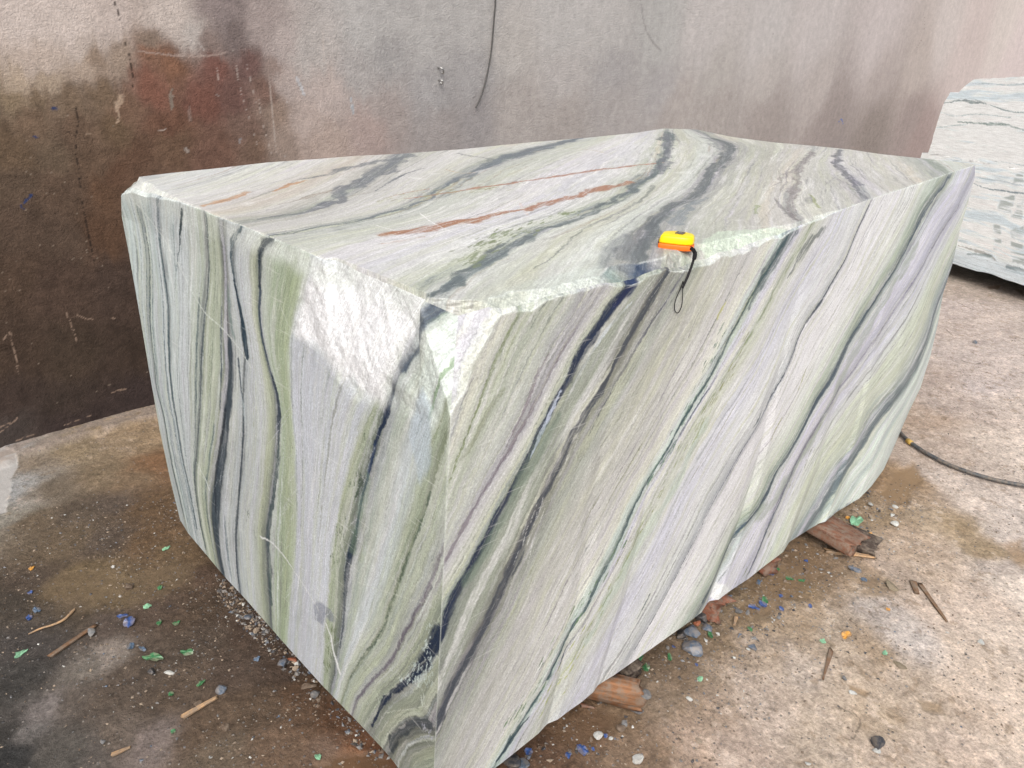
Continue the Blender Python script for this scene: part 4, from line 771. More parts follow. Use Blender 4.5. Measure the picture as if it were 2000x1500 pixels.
def KW(poly, w, c, op=.8, fray=.5, streak=.2, soft=.5, dash=0): stroke(wcol, X, Zw, sm, a, poly, w, c, op, fray, streak, int(abs(poly[0][0])*977) % 500, soft, dash)
# cracks
for g in ([(1.212,1.84),(1.223,1.794),(1.229,1.737),(1.227,1.688),(1.238,1.649),(1.241,1.589),(1.231,1.508)], [(0.992,1.441),(0.988,1.371),(0.961,1.29),(0.952,1.187),(0.942,1.058),(0.941,0.947),(0.94,0.833),(0.943,0.781)]): KW(g, .0045, (52,40,33), .85, .9, 0)
KW([(10.501,2.225),(10.658,2.006),(10.504,1.859)], .008, (120,108,104), .7)
# arc shaped trowel mark, streaks, splashes
KW([(4.796,2.052),(4.839,1.923),(4.944,1.808),(5.104,1.732)], [.012,.03,.02], (140,138,136), .7)
for g in ([(1.804,1.456),(1.806,1.362),(1.842,1.19)], [(1.864,1.639),(1.871,1.455),(1.867,1.164)], [(1.701,1.669),(1.715,1.481),(1.75,1.341),(1.776,1.219)], [(2.181,1.761),(2.182,1.548),(2.21,1.348)], [(2.227,1.786),(2.217,1.449),(2.219,1.27)], [(1.757,1.615),(1.788,1.433)], [(1.608,1.613),(1.616,1.526)]): KW(g, .004, (196,184,176), .45, .4, 0)
KW([(2.018,1.543),(2.042,1.488),(2.059,1.452)], [.02,.026,.008], (190,192,196), .85, .4); KW([(2.326,1.447),(2.334,1.408),(2.337,1.364)], [.008,.02,.014], (176,186,194), .7, .8)
KW([(1.394,1.506),(1.39,1.464),(1.377,1.41)], [.01,.026,.012], (138,134,124), .75, .7); KW([(1.461,1.419),(1.458,1.363)], [.02,.026], (140,124,116), .6)
KW([(1.178,1.468),(1.147,1.435),(1.146,1.381),(1.126,1.365)], [.03,.024,.014,.01], (178,156,136), .8, .9); KW([(1.416,1.242),(1.428,1.227)], [.016,.02], (160,150,142), .8); KW([(1.309,1.323),(1.344,1.331)], .008, (172,160,152), .8); KW([(1.681,1.249),(1.689,1.272)], .014, (150,146,146), .7)
KW([(1.276,1.65),(1.403,1.636),(1.563,1.634),(1.661,1.647)], [.006,.01,.012,.008], (176,160,152), .55, .8)
for g, w in (([(0.906,1.43),(0.92,1.425)], .018), ([(0.817,1.323),(0.825,1.322)], .014), ([(0.722,1.07),(0.743,1.084),(0.759,1.099)], .014), ([(0.711,1.063),(0.718,1.045)], .008)): KW(g, w, (52,66,104), .85, .8)
KW([(8.66,1.078),(8.705,1.119),(8.804,1.039)], [.014,.02,.012], (72,104,176), .9, .3, 0)
KW([(1.013,1.325),(1.033,1.324)], .006, (170,150,130), .5)
for g in ([(0.522,0.503),(0.543,0.528),(0.557,0.541)], [(0.56,0.536),(0.559,0.465),(0.552,0.369),(0.553,0.325)], [(0.825,0.56),(0.851,0.534),(0.886,0.522)], [(0.786,0.578),(0.797,0.503),(0.798,0.433)], [(0.959,0.515),(0.979,0.503)], [(0.896,0.143),(0.93,0.149),(0.962,0.144)], [(0.671,0.048),(0.748,0.054),(0.794,0.06)], [(0.425,0.096),(0.491,0.132),(0.504,0.146)], [(0.47,0.035),(0.502,0.039),(0.553,0.042)], [(0.43,0.12),(0.471,0.129)]): KW(g, .006, (160,138,122), .7, .8)
rnd = random.Random(11)
spx = [(0.719,1.265),(1.175,1.056),(0.657,0.63),(0.88,0.277)]
for i in range(150):
    p = (rnd.uniform(.5, 1.15), rnd.uniform(.15, 1.45)); KW([p, (p[0]+.003, p[1]+.002)], rnd.uniform(.003, .008), (38, 26, 22) if rnd.random() < .45 else (150, 136, 122), .7, .4)
for i in range(60):
    p = (rnd.uniform(1.5, 7), rnd.uniform(1.0, 2.4)); KW([p, (p[0]+rnd.uniform(-.02, .02), p[1]+rnd.uniform(-.03, .03))], rnd.uniform(.004, .012), (196, 190, 186) if rnd.random() < .7 else (110, 104, 100), .5, .8)
relief = .006*fbm(X*2, Zw*2, oct=3, sd=420) + .0010*fbm(X*30, Zw*32, oct=4, sd=422, g=.6)
Yw = 3.57 - relief + .004*0
wf = np.stack([X, Yw, Zw], -1)
nb = 3
side = np.array([[(xs[0], 3.57, -.05), (xs[0], 3.87, -.05)], [(xs[0], 3.57, 4.2), (xs[0], 3.87, 4.2)]])
Vs = [wf.reshape(-1, 3)]; Fs = [grid_faces(len(xs), len(zs), 0, False)]; off = wf.size//3
cap = np.stack([wf[:, -1], wf[:, -1]*[1, 0, 1] + [0, 3.87, 0]], 1); Vs.append(cap.reshape(-1, 3)); Fs.append(grid_faces(len(xs), 2, off, False)); off += cap.size//3
bx_ = np.array([[(x, 3.87, z) for z in (-.05, 4.2)] for x in (-6, 26)]); Vs.append(bx_.reshape(-1, 3)); Fs.append(grid_faces(2, 2, off, True)); off += 4
for x in (-6, 26):
    e = np.array([[(x, y, z) for z in (-.05, 4.2)] for y in (3.57, 3.87)]); Vs.append(e.reshape(-1, 3)); Fs.append(grid_faces(2, 2, off, x > 0)); off += 4
nC = off - wf.size//3
KW_ = 1.0
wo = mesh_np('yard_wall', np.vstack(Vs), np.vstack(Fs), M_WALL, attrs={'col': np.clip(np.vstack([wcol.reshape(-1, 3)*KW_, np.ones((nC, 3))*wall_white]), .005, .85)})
tag(wo, 'long plastered yard wall behind the blocks, stained dark brown by damp, with shade painted in, at its left end', 'wall')

# ------------------------------------------------------------ ground, one sheet to the horizon
gs = [(0.403,3.482,150,150,150),(0.358,3.201,150,150,148),(0.295,3.019,120,116,108),(0.484,3.412,112,100,86),(0.659,3.378,122,108,88),(0.826,3.357,128,112,92),(0.968,3.366,130,112,90),(0.49,3.136,100,90,78),(0.685,3.125,112,98,80),(0.814,3.013,110,94,76),(0.912,3.041,110,84,62),(0.36,2.916,92,80,66),(0.525,2.862,82,72,62),(0.667,2.831,84,74,66),(0.773,2.738,92,74,56),(0.407,2.704,88,76,62),(0.518,2.606,78,68,60),(0.668,2.514,92,74,56),(0.701,2.361,92,76,58),(0.386,2.455,96,82,62),(0.458,2.319,96,82,62),(0.629,2.273,84,70,54),(0.271,2.558,72,62,54),(0.187,2.462,60,54,48),(0.71,2.164,72,58,48),(0.68,2.017,66,54,44),(0.521,2.127,72,60,52),(0.383,2.189,76,66,60),(0.294,2.3,66,58,50),(0.174,2.228,62,58,56),(0.338,2.05,112,104,98),(0.273,2.027,96,90,84),(0.232,1.935,84,76,70),(0.158,1.954,100,94,92),(0.103,1.888,88,84,82),(0.109,2.124,54,52,50),(0.058,1.929,46,44,42),(0.029,1.827,40,40,40),(0.436,1.905,74,64,56),(0.576,1.862,68,58,50),(0.7,1.839,62,50,42),(0.338,1.837,76,66,58),(0.446,1.738,78,66,56),(0.579,1.693,72,60,52),(0.71,1.627,62,50,42),(0.717,1.489,76,58,44),(0.32,1.599,104,94,90),(0.272,1.686,90,80,72),(0.197,1.692,80,74,70),(0.139,1.746,74,70,66),(0.447,1.57,80,66,54),(0.566,1.507,78,64,52),(0.644,1.365,84,66,52),(0.734,1.352,80,58,42),(0.419,1.444,90,78,66),(0.543,1.35,96,78,64),(0.684,1.199,104,72,50),(0.732,1.175,88,60,44),(0.642,1.258,100,82,70),(1.044,0.885,84,64,50),(1.206,0.823,98,78,62),(1.226,0.897,92,72,54),(1.314,0.817,106,88,70),(1.251,0.715,112,94,78),(1.469,0.748,118,102,86),(1.554,0.884,100,84,68),(1.621,0.795,104,88,72),(1.802,0.776,112,96,78),(1.997,0.793,114,98,78),(2.231,0.76,116,98,76),(2.416,0.749,112,94,76),(1.38,0.618,150,130,114),(1.466,0.494,168,148,132),(1.511,0.634,140,122,106),(1.674,0.663,134,118,102),(1.645,0.512,182,162,144),(1.886,0.639,146,130,114),(2.12,0.647,148,130,110),(1.703,0.61,168,150,134),(1.688,0.377,184,164,142),(1.746,0.257,190,168,146),(1.891,0.437,180,160,138),(1.879,0.531,184,166,148),(1.888,0.312,178,156,130),(1.87,0.163,196,174,152),(1.942,0.052,204,180,158),(2.066,-0.018,206,184,162),(2.063,0.227,190,168,144),(2.138,0.107,200,176,152),(2.299,0.037,206,184,162),(2.13,0.508,168,150,130),(2.161,0.419,156,136,114),(2.363,0.428,180,166,154),(2.288,0.334,196,182,170),(2.489,0.566,140,122,102),(2.592,0.512,170,150,132),(2.5,0.372,194,172,152),(2.392,0.208,202,180,158),(2.537,0.139,206,186,166),(2.726,0.392,180,158,136),(2.701,0.263,200,178,158),(2.882,0.175,208,190,172),(2.853,0.528,170,148,126),(2.946,0.726,132,114,92),(3.13,0.665,136,116,94),(3.069,0.52,156,138,116),(3.129,0.42,138,120,96),(3.038,0.319,142,124,100),(3.196,0.267,196,180,166),(3.111,0.211,146,126,104),(2.955,0.226,178,162,148),(3.28,0.809,126,104,80),(3.354,0.745,140,118,94),(3.613,0.765,170,152,136),(3.522,0.598,196,178,162),(3.411,0.419,198,180,164),(3.426,0.303,196,180,166),(4.046,0.884,158,138,120),(3.904,0.714,180,160,142),(4.009,0.555,196,178,160),(4.051,0.451,208,190,172),(4.706,1.015,172,154,140),(4.462,0.856,176,158,144),(4.764,0.779,196,180,170),(4.669,0.597,198,180,164),(5.648,1.244,172,156,144),(5.462,1.028,184,168,156),(5.527,0.86,186,170,158),(6.902,1.625,156,142,130),(6.39,1.357,180,164,154),(6.311,1.122,178,162,150),(6.476,0.99,182,166,154),(7.373,1.64,120,112,104),(7.283,1.332,128,118,110)]  # left-hand tones: damp dirt, with the shade on that side painted in too
def gaxis(lo, hi, a0, a1, n, far):
    return np.concatenate([-np.geomspace(far, a0*-1+.0 if a0 < 0 else .2, 1), np.linspace(a0, a1, n)])
xg = np.concatenate([[-120, -40, -15, -6, -3, -1.5, -.7], np.linspace(-.2, 3.6, 900), np.linspace(3.61, 7.6, 420), [8, 9, 11, 14, 20, 40, 120]])
yg = np.concatenate([[-120, -40, -15, -6, -3, -1.6], np.linspace(-.9, 1.4, 560), np.linspace(1.405, 3.6, 340), [3.7, 4.2, 6, 12, 40, 120]])
Xg, Yg = np.meshgrid(xg, yg, indexing='ij')
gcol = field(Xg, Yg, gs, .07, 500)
gm_ = gcol.mean(-1, keepdims=True); lt_ = ss(.12, .4, gm_); gcol = gm_ + (gcol-gm_)*(.98-.14*lt_); gcol = gcol*(1+.02*lt_+.34*(1-lt_))*(1+(1-lt_)*np.array([.02, 0, -.05]))*np.array([.975, 1, 1.035])
mot = fbm(Xg*9, Yg*9, oct=5, sd=510, g=.65); gcol *= (1 + .28*mot[..., None])
fine = fbm(Xg*45, Yg*45, oct=4, sd=514, g=.75); gcol *= (1 + .34*fine[..., None])
# pale dried crust and darker hollows, only on the drier right-hand side
dry = ss(.12, .3, gcol.mean(-1))
cr_ = fbm(Xg*20+5, Yg*20, oct=5, sd=516, g=.7)
gcol = mixc(gcol, lin((214, 198, 184)), ss(.1, .5, cr_)*dry*.45); gcol = mixc(gcol, lin((128, 108, 84)), ss(.18, .5, -cr_)*dry*.5)
wet = 1-ss(.1, .32, gcol.mean(-1))  # taken from tone alone, so painted-in shade on the left counts as wet
pud = np.zeros(Xg.shape)
def PD(poly, soft, fray, sd, c=None, op=1., amt=1., fs=12):
    global gcol, pud
    m = blob(Xg, Yg, poly, soft, fray, fs, sd); pud = np.maximum(pud, m*amt)
    if c is not None: gcol = mixc(gcol, lin(c), m*op)
PD([(0.275,2.484),(0.342,2.53),(0.468,2.454),(0.595,2.322),(0.676,2.345),(0.707,2.241),(0.685,2.15),(0.515,2.199),(0.358,2.259),(0.297,2.363)], .03, .06, 21, (104,90,72), .55, .35)
PD([(0.614,1.263),(0.671,1.253),(0.738,1.208),(0.772,1.138),(0.738,1.048),(0.595,1.181)], .02, .03, 22, (92,72,54), .85, .8)
PD([(0.751,1.433),(0.775,1.337),(0.771,1.16),(0.729,1.242),(0.712,1.371)], .02, .03, 23, (84,60,44), .6, .5)
PD([(3.128,0.774),(3.374,0.786),(3.535,0.738),(3.405,0.672),(3.127,0.643),(3.099,0.719)], .02, .03, 24, (128,106,80), .9, .8)
PD([(2.477,0.862),(2.572,0.822),(2.522,0.737),(2.359,0.683),(2.142,0.696),(1.951,0.767),(2.006,0.818),(2.242,0.826)], .03, .06, 25, (112,92,70), .7, .5)
PD([(1.124,0.922),(1.273,0.879),(1.35,0.808),(1.248,0.784),(1.117,0.839)], .03, .05, 26, (94,74,56), .7, .5)
PD([(2.565,0.596),(2.578,0.544),(2.474,0.523),(2.445,0.567)], .02, .03, 28, (130,110,88), .6, .4)
PD([(2.041,0.234),(2.073,0.179),(2.038,0.161),(2.012,0.21)], .01, .02, 29, (140,120,94), .7, .4)
PD([(1.949,0.398),(1.96,0.348),(1.934,0.345),(1.931,0.388)], .006, .01, 30, (146,124,98), .8, .4)
PD([(3.14,0.272),(3.245,0.224),(3.016,0.172),(3.029,0.201)], .02, .02, 31, (150,128,104), .8, .4)
PD([(7.241,1.4),(7.374,1.335),(7.212,1.314),(7.161,1.371)], .01, .01, 33, (110,90,72), .8, .5); PD([(7.362,1.234),(7.367,1.158),(7.159,1.111)], .02, .02, 34, (96,80,66), .8, .5)
PD([(0.343,3.651),(0.411,3.604),(0.45,3.499),(0.439,3.405),(0.382,3.308),(0.355,3.204),(0.326,3.155),(0.309,3.052),(0.226,3.079)], .006, .012, 35, (168,166,163), 1., .7, 20)
# concrete skirt at the foot of the wall
sk = ss(3.44, 3.47, Yg + .03*fbm(Xg*7, Yg*0+1, oct=3, sd=36)); gcol = mixc(gcol, lin((146, 134, 124))*np.ones(3), sk*.8*ss(-.3, .3, fbm(Xg*15, Yg*30, oct=3, sd=37)+.25))
for g, w in (([(5.679,2.071),(5.677,1.949),(5.65,1.821)], .01), ([(6.501,1.427),(6.412,1.309),(6.4,1.198)], .012), ([(5.751,1.292),(5.627,1.197)], .01), ([(5.174,1.038),(5.153,0.927),(5.262,0.912)], .012), ([(1.736,0.31),(1.858,0.315),(1.838,0.383)], .006)):
    stroke(gcol, Xg, Yg, Xg, Yg, g, w, (110,92,76), .7, .8, .2, 3)
rgh = .006*fbm(Xg*3, Yg*3, oct=3, sd=520) + (.0032*fbm(Xg*24, Yg*24, oct=4, sd=522, g=.6) + .004*np.clip(fbm(Xg*60, Yg*60, oct=2, sd=523)-.3, 0, 1))*(1-pud*.85)
near = (Xg > -.4) & (Xg < 7.7) & (Yg > -1.2) & (Yg < 3.65)
Zg = np.where(near, rgh - .006*pud - .004, -.004) + .03*sk*near
KG = 1.0
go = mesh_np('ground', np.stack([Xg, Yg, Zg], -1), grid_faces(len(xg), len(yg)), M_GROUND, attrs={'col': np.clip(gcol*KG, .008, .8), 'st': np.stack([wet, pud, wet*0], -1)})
tag(go, None, None, None, 'structure')
def gz(x, y):
    i = int(np.clip(np.searchsorted(xg, x), 0, len(xg)-1)); j = int(np.clip(np.searchsorted(yg, y), 0, len(yg)-1)); return float(Zg[i, j])

# ------------------------------------------------------------ tape measure
M_YEL = plain('yellow_plastic', (.86, .66, .0), .32, .5, .05, 30, .05, .001)
M_ORG = plain('orange_rubber', (.86, .17, .015), .5, .4, .06, 80, .1, .001)
M_DRK = plain('dark_label_plastic', (.10, .085, .075), .45, .4, .2, 200, .1, .001)
M_MET = plain('worn_steel', (.45, .45, .44), .35, .5, .15, 120, .1, .001, metal=.9)
M_STEELGREY = plain('grey_wire', (.07, .068, .065), .5, .4, .2, 60, .1, .001)
M_CORD = plain('black_cord', (.012, .012, .014), .7, .3, .3, 900, .5, .0008)
def bm_obj(name, bm, mat, parent=None, smooth=False, bevel=0):
    me = bpy.data.meshes.new(name); bm.normal_update(); bm.to_mesh(me); bm.free(); me.materials.append(mat)
    for p in me.polygons: p.use_smooth = smooth
    o = bpy.data.objects.new(name, me); COL.objects.link(o); o.parent = parent
    if bevel:
        b = o.modifiers.new('b', 'BEVEL'); b.width = bevel; b.segments = 3; b.limit_method = 'ANGLE'; b.angle_limit = math.radians(25)
        for p in me.polygons: p.use_smooth = True
    return o
def prism(outline, z0, z1, s0=1., s1=1.):
    bm = bmesh.new(); cx = sum(p[0] for p in outline)/len(outline); cy = sum(p[1] for p in outline)/len(outline)
    a = [bm.verts.new((cx+(p[0]-cx)*s0, cy+(p[1]-cy)*s0, z0)) for p in outline]; b = [bm.verts.new((cx+(p[0]-cx)*s1, cy+(p[1]-cy)*s1, z1)) for p in outline]
    bm.faces.new(a[::-1]); bm.faces.new(b); n = len(a)
    for i in range(n): bm.faces.new((a[i], a[(i+1) % n], b[(i+1) % n], b[i]))
    return bm
def tube(name, pts, r, mat, parent=None, seg_=8, smooth_n=3, taper=None):
    P = smooth_line(pts, smooth_n); n = len(P); ang = np.linspace(0, 2*np.pi, seg_, endpoint=False)
    T = np.gradient(P, axis=0); T /= np.linalg.norm(T, axis=1)[:, None]+1e-9
    up = np.array([0, 0, 1.]); V = np.zeros((n, seg_, 3)); prevN = None
    for i in range(n):
        N = np.cross(T[i], up) if prevN is None else prevN - T[i]*(prevN@T[i])
        if np.linalg.norm(N) < 1e-3: N = np.cross(T[i], [1, 0, 0])
        N /= np.linalg.norm(N); prevN = N; B = np.cross(T[i], N); rr = r if taper is None else r*np.interp(i/(n-1), np.linspace(0, 1, len(taper)), taper)
        V[i] = P[i] + rr*(np.cos(ang)[:, None]*N + np.sin(ang)[:, None]*B)
    idx = np.arange(n*seg_).reshape(n, seg_); nx = np.roll(idx, -1, axis=1)
    F = np.stack([idx[:-1], nx[:-1], nx[1:], idx[1:]], -1).reshape(-1, 4)
    # end caps as quads of the ring halves
    caps = []
    for ring in (idx[0][::-1], idx[-1]):
        for k in range(1, seg_-2, 2): caps.append([ring[0], ring[k], ring[k+1], ring[k+2]])
    return mesh_np(name, V.reshape(-1, 3), np.vstack([F, caps]), mat, parent)
tm = bpy.data.objects.new('tape_measure', None); COL.objects.link(tm)
tl0 = np.array([(1.389,0.919,1.34)][0]); tr0 = np.array([(1.424,0.85,1.34)][0]); tc = (tl0+tr0)/2
ang = math.atan2(tr0[1]-tl0[1], tr0[0]-tl0[0]); wt = float(np.linalg.norm(tr0-tl0))
top_z = 1.338
tm.location = (tl0[0], tl0[1], top_z); tm.rotation_euler = (0, 0, ang)
tag(tm, 'yellow and orange pocket tape measure lying on the edge of the marble block', 'tape measure')
w = wt
OUT = [(0,.002),(.010,-.001),(w*.62,-.001),(w*.80,.001),(w*.97,.008),(w*1.0,.016),(w*1.0,.040),(w*.93,.052),(w*.74,.062),(w*.40,.064),(w*.15,.056),(w*.02,.044)]
bm_obj('lower_shell', prism(OUT, 0, .013), M_ORG, tm, bevel=.003)
bm_obj('upper_shell', prism(OUT, .0132, .032, 1.0, .92), M_YEL, tm, bevel=.0045)
lab = bm_obj('label_plate', prism([(w*.40,.028),(w*.64,.024),(w*.70,.044),(w*.46,.048)], .032, .0342), M_DRK, tm, bevel=.001)
fr_ = bm_obj('label_mark', prism([(w*.50,.033),(w*.58,.031),(w*.60,.039),(w*.52,.041)], .0343, .0352), M_MET, lab)
bm_obj('tape_hook', prism([(-.004,.010),(-.001,.010),(-.001,.030),(-.004,.030)], .002, .021), M_MET, tm, bevel=.0006)
# wrist strap, in world space then made local
inv = (Matrix.Translation(tm.location) @ Matrix.Rotation(ang, 4, 'Z')).inverted()
def loc(pts): return [tuple(inv @ Vector(p)) for p in pts]
sp = [(1.379,0.833,1.362),(1.392,0.833,1.349),(1.397,0.833,1.335),(1.392,0.834,1.319),(1.385,0.834,1.3),(1.375,0.834,1.284),(1.368,0.835,1.274)]
def out_(p, d): return (p[0], p[1]-d, p[2])
main = [(sp[0][0], sp[0][1]+.0, 1.362)] + [out_(sp[1], .012)] + [out_(p, .006) for p in sp[2:]]
ps = tube('strap', loc([out_(p, .008) for p in [(1.375,0.833,1.36),(1.391,0.833,1.351),(1.394,0.833,1.339),(1.391,0.834,1.321),(1.383,0.834,1.302),(1.373,0.834,1.285),(1.367,0.835,1.272)]]), .0030, M_CORD, tm, 8, 3, [1, 1.1, 1, 1, 1, .9, .8])
tube('strap_loop', loc([out_(p, .005) for p in [(1.369,0.834,1.288),(1.365,0.835,1.272),(1.353,0.835,1.255),(1.348,0.835,1.238),(1.354,0.836,1.222),(1.367,0.836,1.212),(1.377,0.836,1.217),(1.38,0.835,1.231),(1.378,0.835,1.25),(1.373,0.835,1.271),(1.371,0.834,1.285)]]), .0011, M_CORD, ps, 6, 2)
tube('strap_bead', loc([out_(p, .009) for p in [(1.393,0.833,1.351),(1.394,0.833,1.342),(1.392,0.833,1.334)]]), .0046, M_CORD, ps, 8, 1, [.8, 1.1, .9])
tube('strap_knot', loc([out_(p, .010) for p in [(1.37,0.833,1.366),(1.379,0.833,1.362),(1.378,0.833,1.358),(1.385,0.833,1.36),(1.393,0.833,1.351)]]), .0016, M_CORD, ps, 6, 1)

# ------------------------------------------------------------ hose, hanging wire, wall hooks
M_HOSE = plain('dusty_black_rubber', (.06, .068, .075), .6, .35, .35, 40, .2, .002, dust=.7); M_BRASS = plain('yellow_brass', (.5, .33, .08), .45, .5, .2, 60, .2, .002)
ho = bpy.data.objects.new('water_hose', None); COL.objects.link(ho)
hp = [(x, y, .012) for x, y in [(4.356,1.307),(3.956,1.038),(3.769,0.899),(3.709,0.833),(3.66,0.756),(3.614,0.626),(3.616,0.516),(3.639,0.416),(3.686,0.324),(3.767,0.181),(3.867,0.045),(4.197,-0.351),(4.843,-0.999)]]
ho.location = (hp[0][0], hp[0][1], 0); tag(ho, 'dark rubber hose with a brass-coloured ring running from behind the block to the right edge', 'hose')
hl = [(p[0]-hp[0][0], p[1]-hp[0][1], p[2]) for p in hp]
tube('hose_tube', hl, .0095, M_HOSE, ho, 12)
r0 = np.array(hl[3]); r1 = np.array(hl[4]); dd = (r1-r0)/np.linalg.norm(r1-r0)
tube('coupling_ring', [tuple(r0-dd*.016), tuple(r0), tuple(r0+dd*.016)], .0125, M_BRASS, ho, 14, 0)
wp = [(x, 3.552, z) for x, z in [(3.353,2.126),(3.351,1.967),(3.339,1.83),(3.327,1.69),(3.305,1.59),(3.274,1.489),(3.238,1.416),(3.205,1.372)]]
tag(tube('hanging_wire', wp, .0048, M_STEELGREY, None, 6), 'thin grey wire hanging down the wall, curving left at its end', 'wire')
for pts_, lb in (((858,134,858,142), 'upper small metal staple in the wall, directly above the other'), ((857,152,858,160), 'lower small metal staple in the wall, directly below the other')):
    pass
hk = [(x, 3.566, z) for x, z in [(2.927,1.596),(2.942,1.593),(2.946,1.572),(2.93,1.53),(2.934,1.519)]]
for i, (a0, b0, lb) in enumerate(((0, 2, 'small steel hook in the grey wall left of the wire, the upper one of two'), (3, 4, 'small steel hook in the grey wall left of the wire, the lower one of two'))):
    p, q = hk[a0], hk[b0]
    tag(tube('wall_hook', [(p[0], 3.575, p[2]), (p[0], 3.545, p[2]), ((p[0]+q[0])/2+.008, 3.54, (p[2]+q[2])/2), (q[0], 3.55, q[2]-.01), (q[0]-.006, 3.556, q[2])], .005, M_MET, None, 6, 1), lb, 'hook', 'hooks in the wall')

# ------------------------------------------------------------ timber
M_WOOD = plain('split_orange_timber', (.22, .105, .05), .75, .3, .5, 1, .7, .006, stretch=(6, 90, 90), dust=.7)
M_WOODR = plain('red_brown_timber', (.19, .075, .045), .75, .3, .45, 1, .6, .006, stretch=(8, 70, 70), dust=.7)
M_WOODD = plain('dark_timber', (.055, .04, .032), .8, .3, .4, 1, .6, .005, stretch=(8, 70, 70), dust=.7)
M_WOODG = plain('grey_brown_plank', (.175, .082, .05), .7, .3, .45, 1, .5, .005, stretch=(6, 60, 60), dust=.7)
M_SPL = plain('pale_splinter', (.42, .27, .15), .75, .3, .3, 1, .5, .003, stretch=(8, 160, 160), dust=.7)
M_SPLD = plain('brown_splinter', (.16, .09, .05), .75, .3, .3, 1, .5, .003, stretch=(8, 160, 160), dust=.7)
def beam(name, p, q, w, h, mat, label, cat='timber', group=None, seed=0, ragged=.03, grain=.004, roll=0, taper=1.):
    """split piece of wood from p to q (centre line), width w, height h, grain along its length"""
    p, q = Vector(p), Vector(q); L = (q-p).length; n = max(14, int(L/.012)); m = 28
    t = np.linspace(0, 1, n)[:, None]; th = np.linspace(0, 2*np.pi, m, endpoint=False)[None]
    cx, sx_ = np.cos(th), np.sin(th); e = .35
    rx = np.sign(cx)*np.abs(cx)**e; rz = np.sign(sx_)*np.abs(sx_)**e
    g = fbm(th*6 + 0*t, t*L*5+seed, oct=3, sd=seed, g=.7)
    hh = grain*2.2*g + grain*.8*fbm(th*14+0*t, t*L*9, oct=2, sd=seed+2)
    tp_ = 1 - (1-taper)*t
    X = t*L + 0*th; Y = rx*(w/2+hh)*tp_; Zz = rz*(h/2+hh)*tp_
    endr = ragged*fbm(Y*60, Zz*60, oct=2, sd=seed+5); k = ss(.8, 1, t); k0 = ss(.2, 0, t)
    X = X + endr*k + endr*k0
    V = np.stack([X, Y, Zz], -1).reshape(-1, 3)
    idx = np.arange(n*m).reshape(n, m); nx = np.roll(idx, -1, 1)
    F = np.stack([idx[:-1], nx[:-1], nx[1:], idx[1:]], -1).reshape(-1, 4)
    # hollow-ish ends: inner ring pulled in then closed
    V = list(map(tuple, V)); F = [list(f)[::-1] for f in F]
    for ring, xx in ((idx[0], 1), (idx[-1], -1)):
        c = np.array([V[i] for i in ring]).mean(0); inner = []
        for i in ring:
            v_ = np.array(V[i]); v2 = c + (v_-c)*.55; v2[0] = c[0] + xx*.004 + .4*(v_[0]-c[0]); V.append(tuple(v2)); inner.append(len(V)-1)
        for k_ in range(m):
            f = [ring[k_], ring[(k_+1) % m], inner[(k_+1) % m], inner[k_]]; F.append(f if xx > 0 else f[::-1])
        for k_ in range(1, m-2, 2):
            f = [inner[0], inner[k_], inner[k_+1], inner[k_+2]]; F.append(f if xx > 0 else f[::-1])
    o = mesh_np(name, np.array(V), np.array(F), mat, None, smooth=True)
    o.rotation_mode = 'QUATERNION'; o.rotation_quaternion = Matrix.Rotation(0, 4, 'X').to_quaternion()
    d = (q-p).normalized(); R_ = d.to_track_quat('X', 'Z').to_matrix().to_4x4() @ Matrix.Rotation(roll, 4, 'X')
    o.matrix_world = Matrix.Translation(p) @ R_
    tag(o, label, cat, group)
    return o
GT = 'timbers wedged under the big block'
Zp = [(1.394,0.792,0.045),(1.291,0.958,0.045)]; beam('wood_beam', Zp[1], Zp[0], .062, .07, M_WOOD, 'orange split timber end poking out under the front bottom edge of the block', 'timber', GT, 3, .03, .005)
Zp = [(1.458,0.856,0.03),(1.47,0.965,0.04)]; beam('wood_beam', Zp[1], Zp[0], .07, .05, M_WOODD, 'dark brown timber under the block just behind the orange split one', 'timber', GT, 5, .02, .003, .2)
Zp = [(1.907,0.829,0.03),(1.898,0.945,0.05)]; beam('wood_beam', Zp[1], Zp[0], .10, .055, M_WOODR, 'reddish broken timber under the middle of the block by the dark stone chips', 'timber', GT, 8, .05, .006)
Zp = [(2.235,0.821,0.035),(2.286,0.944,0.05)]; beam('wood_beam', Zp[1], Zp[0], .09, .055, M_WOODR, 'small reddish timber stub under the block between the broken timber and the big plank', 'timber', GT, 11, .03, .005)
Zp = [(2.6,0.648,0.045),(2.611,0.898,0.065)]; beam('wood_beam', Zp[1], Zp[0], .155, .05, M_WOODG, 'widest brown plank sticking out under the far bottom corner of the block', 'timber', GT, 14, .035, .003, -.1)
Zp = [(2.688,0.605,0.015),(2.67,0.744,0.02)]; beam('wood_beam', Zp[1], Zp[0], .11, .03, M_WOODD, 'dark worn board under the widest brown plank', 'timber', GT, 17, .03, .003, .15)
def stick(p2, w, h, mat, label, seed, taper=.5, z=None, group='wood splinters on the ground'):
    (x0, y0), (x1, y1) = p2; z0 = gz(x0, y0)+h/2+.002; z1 = gz(x1, y1)+h/2+.002
    return beam('wood_splinter', (x0, y0, z0), (x1, y1, z1), w, h, mat, label, 'wood splinter', group, seed, .012, .0012, 0, taper)
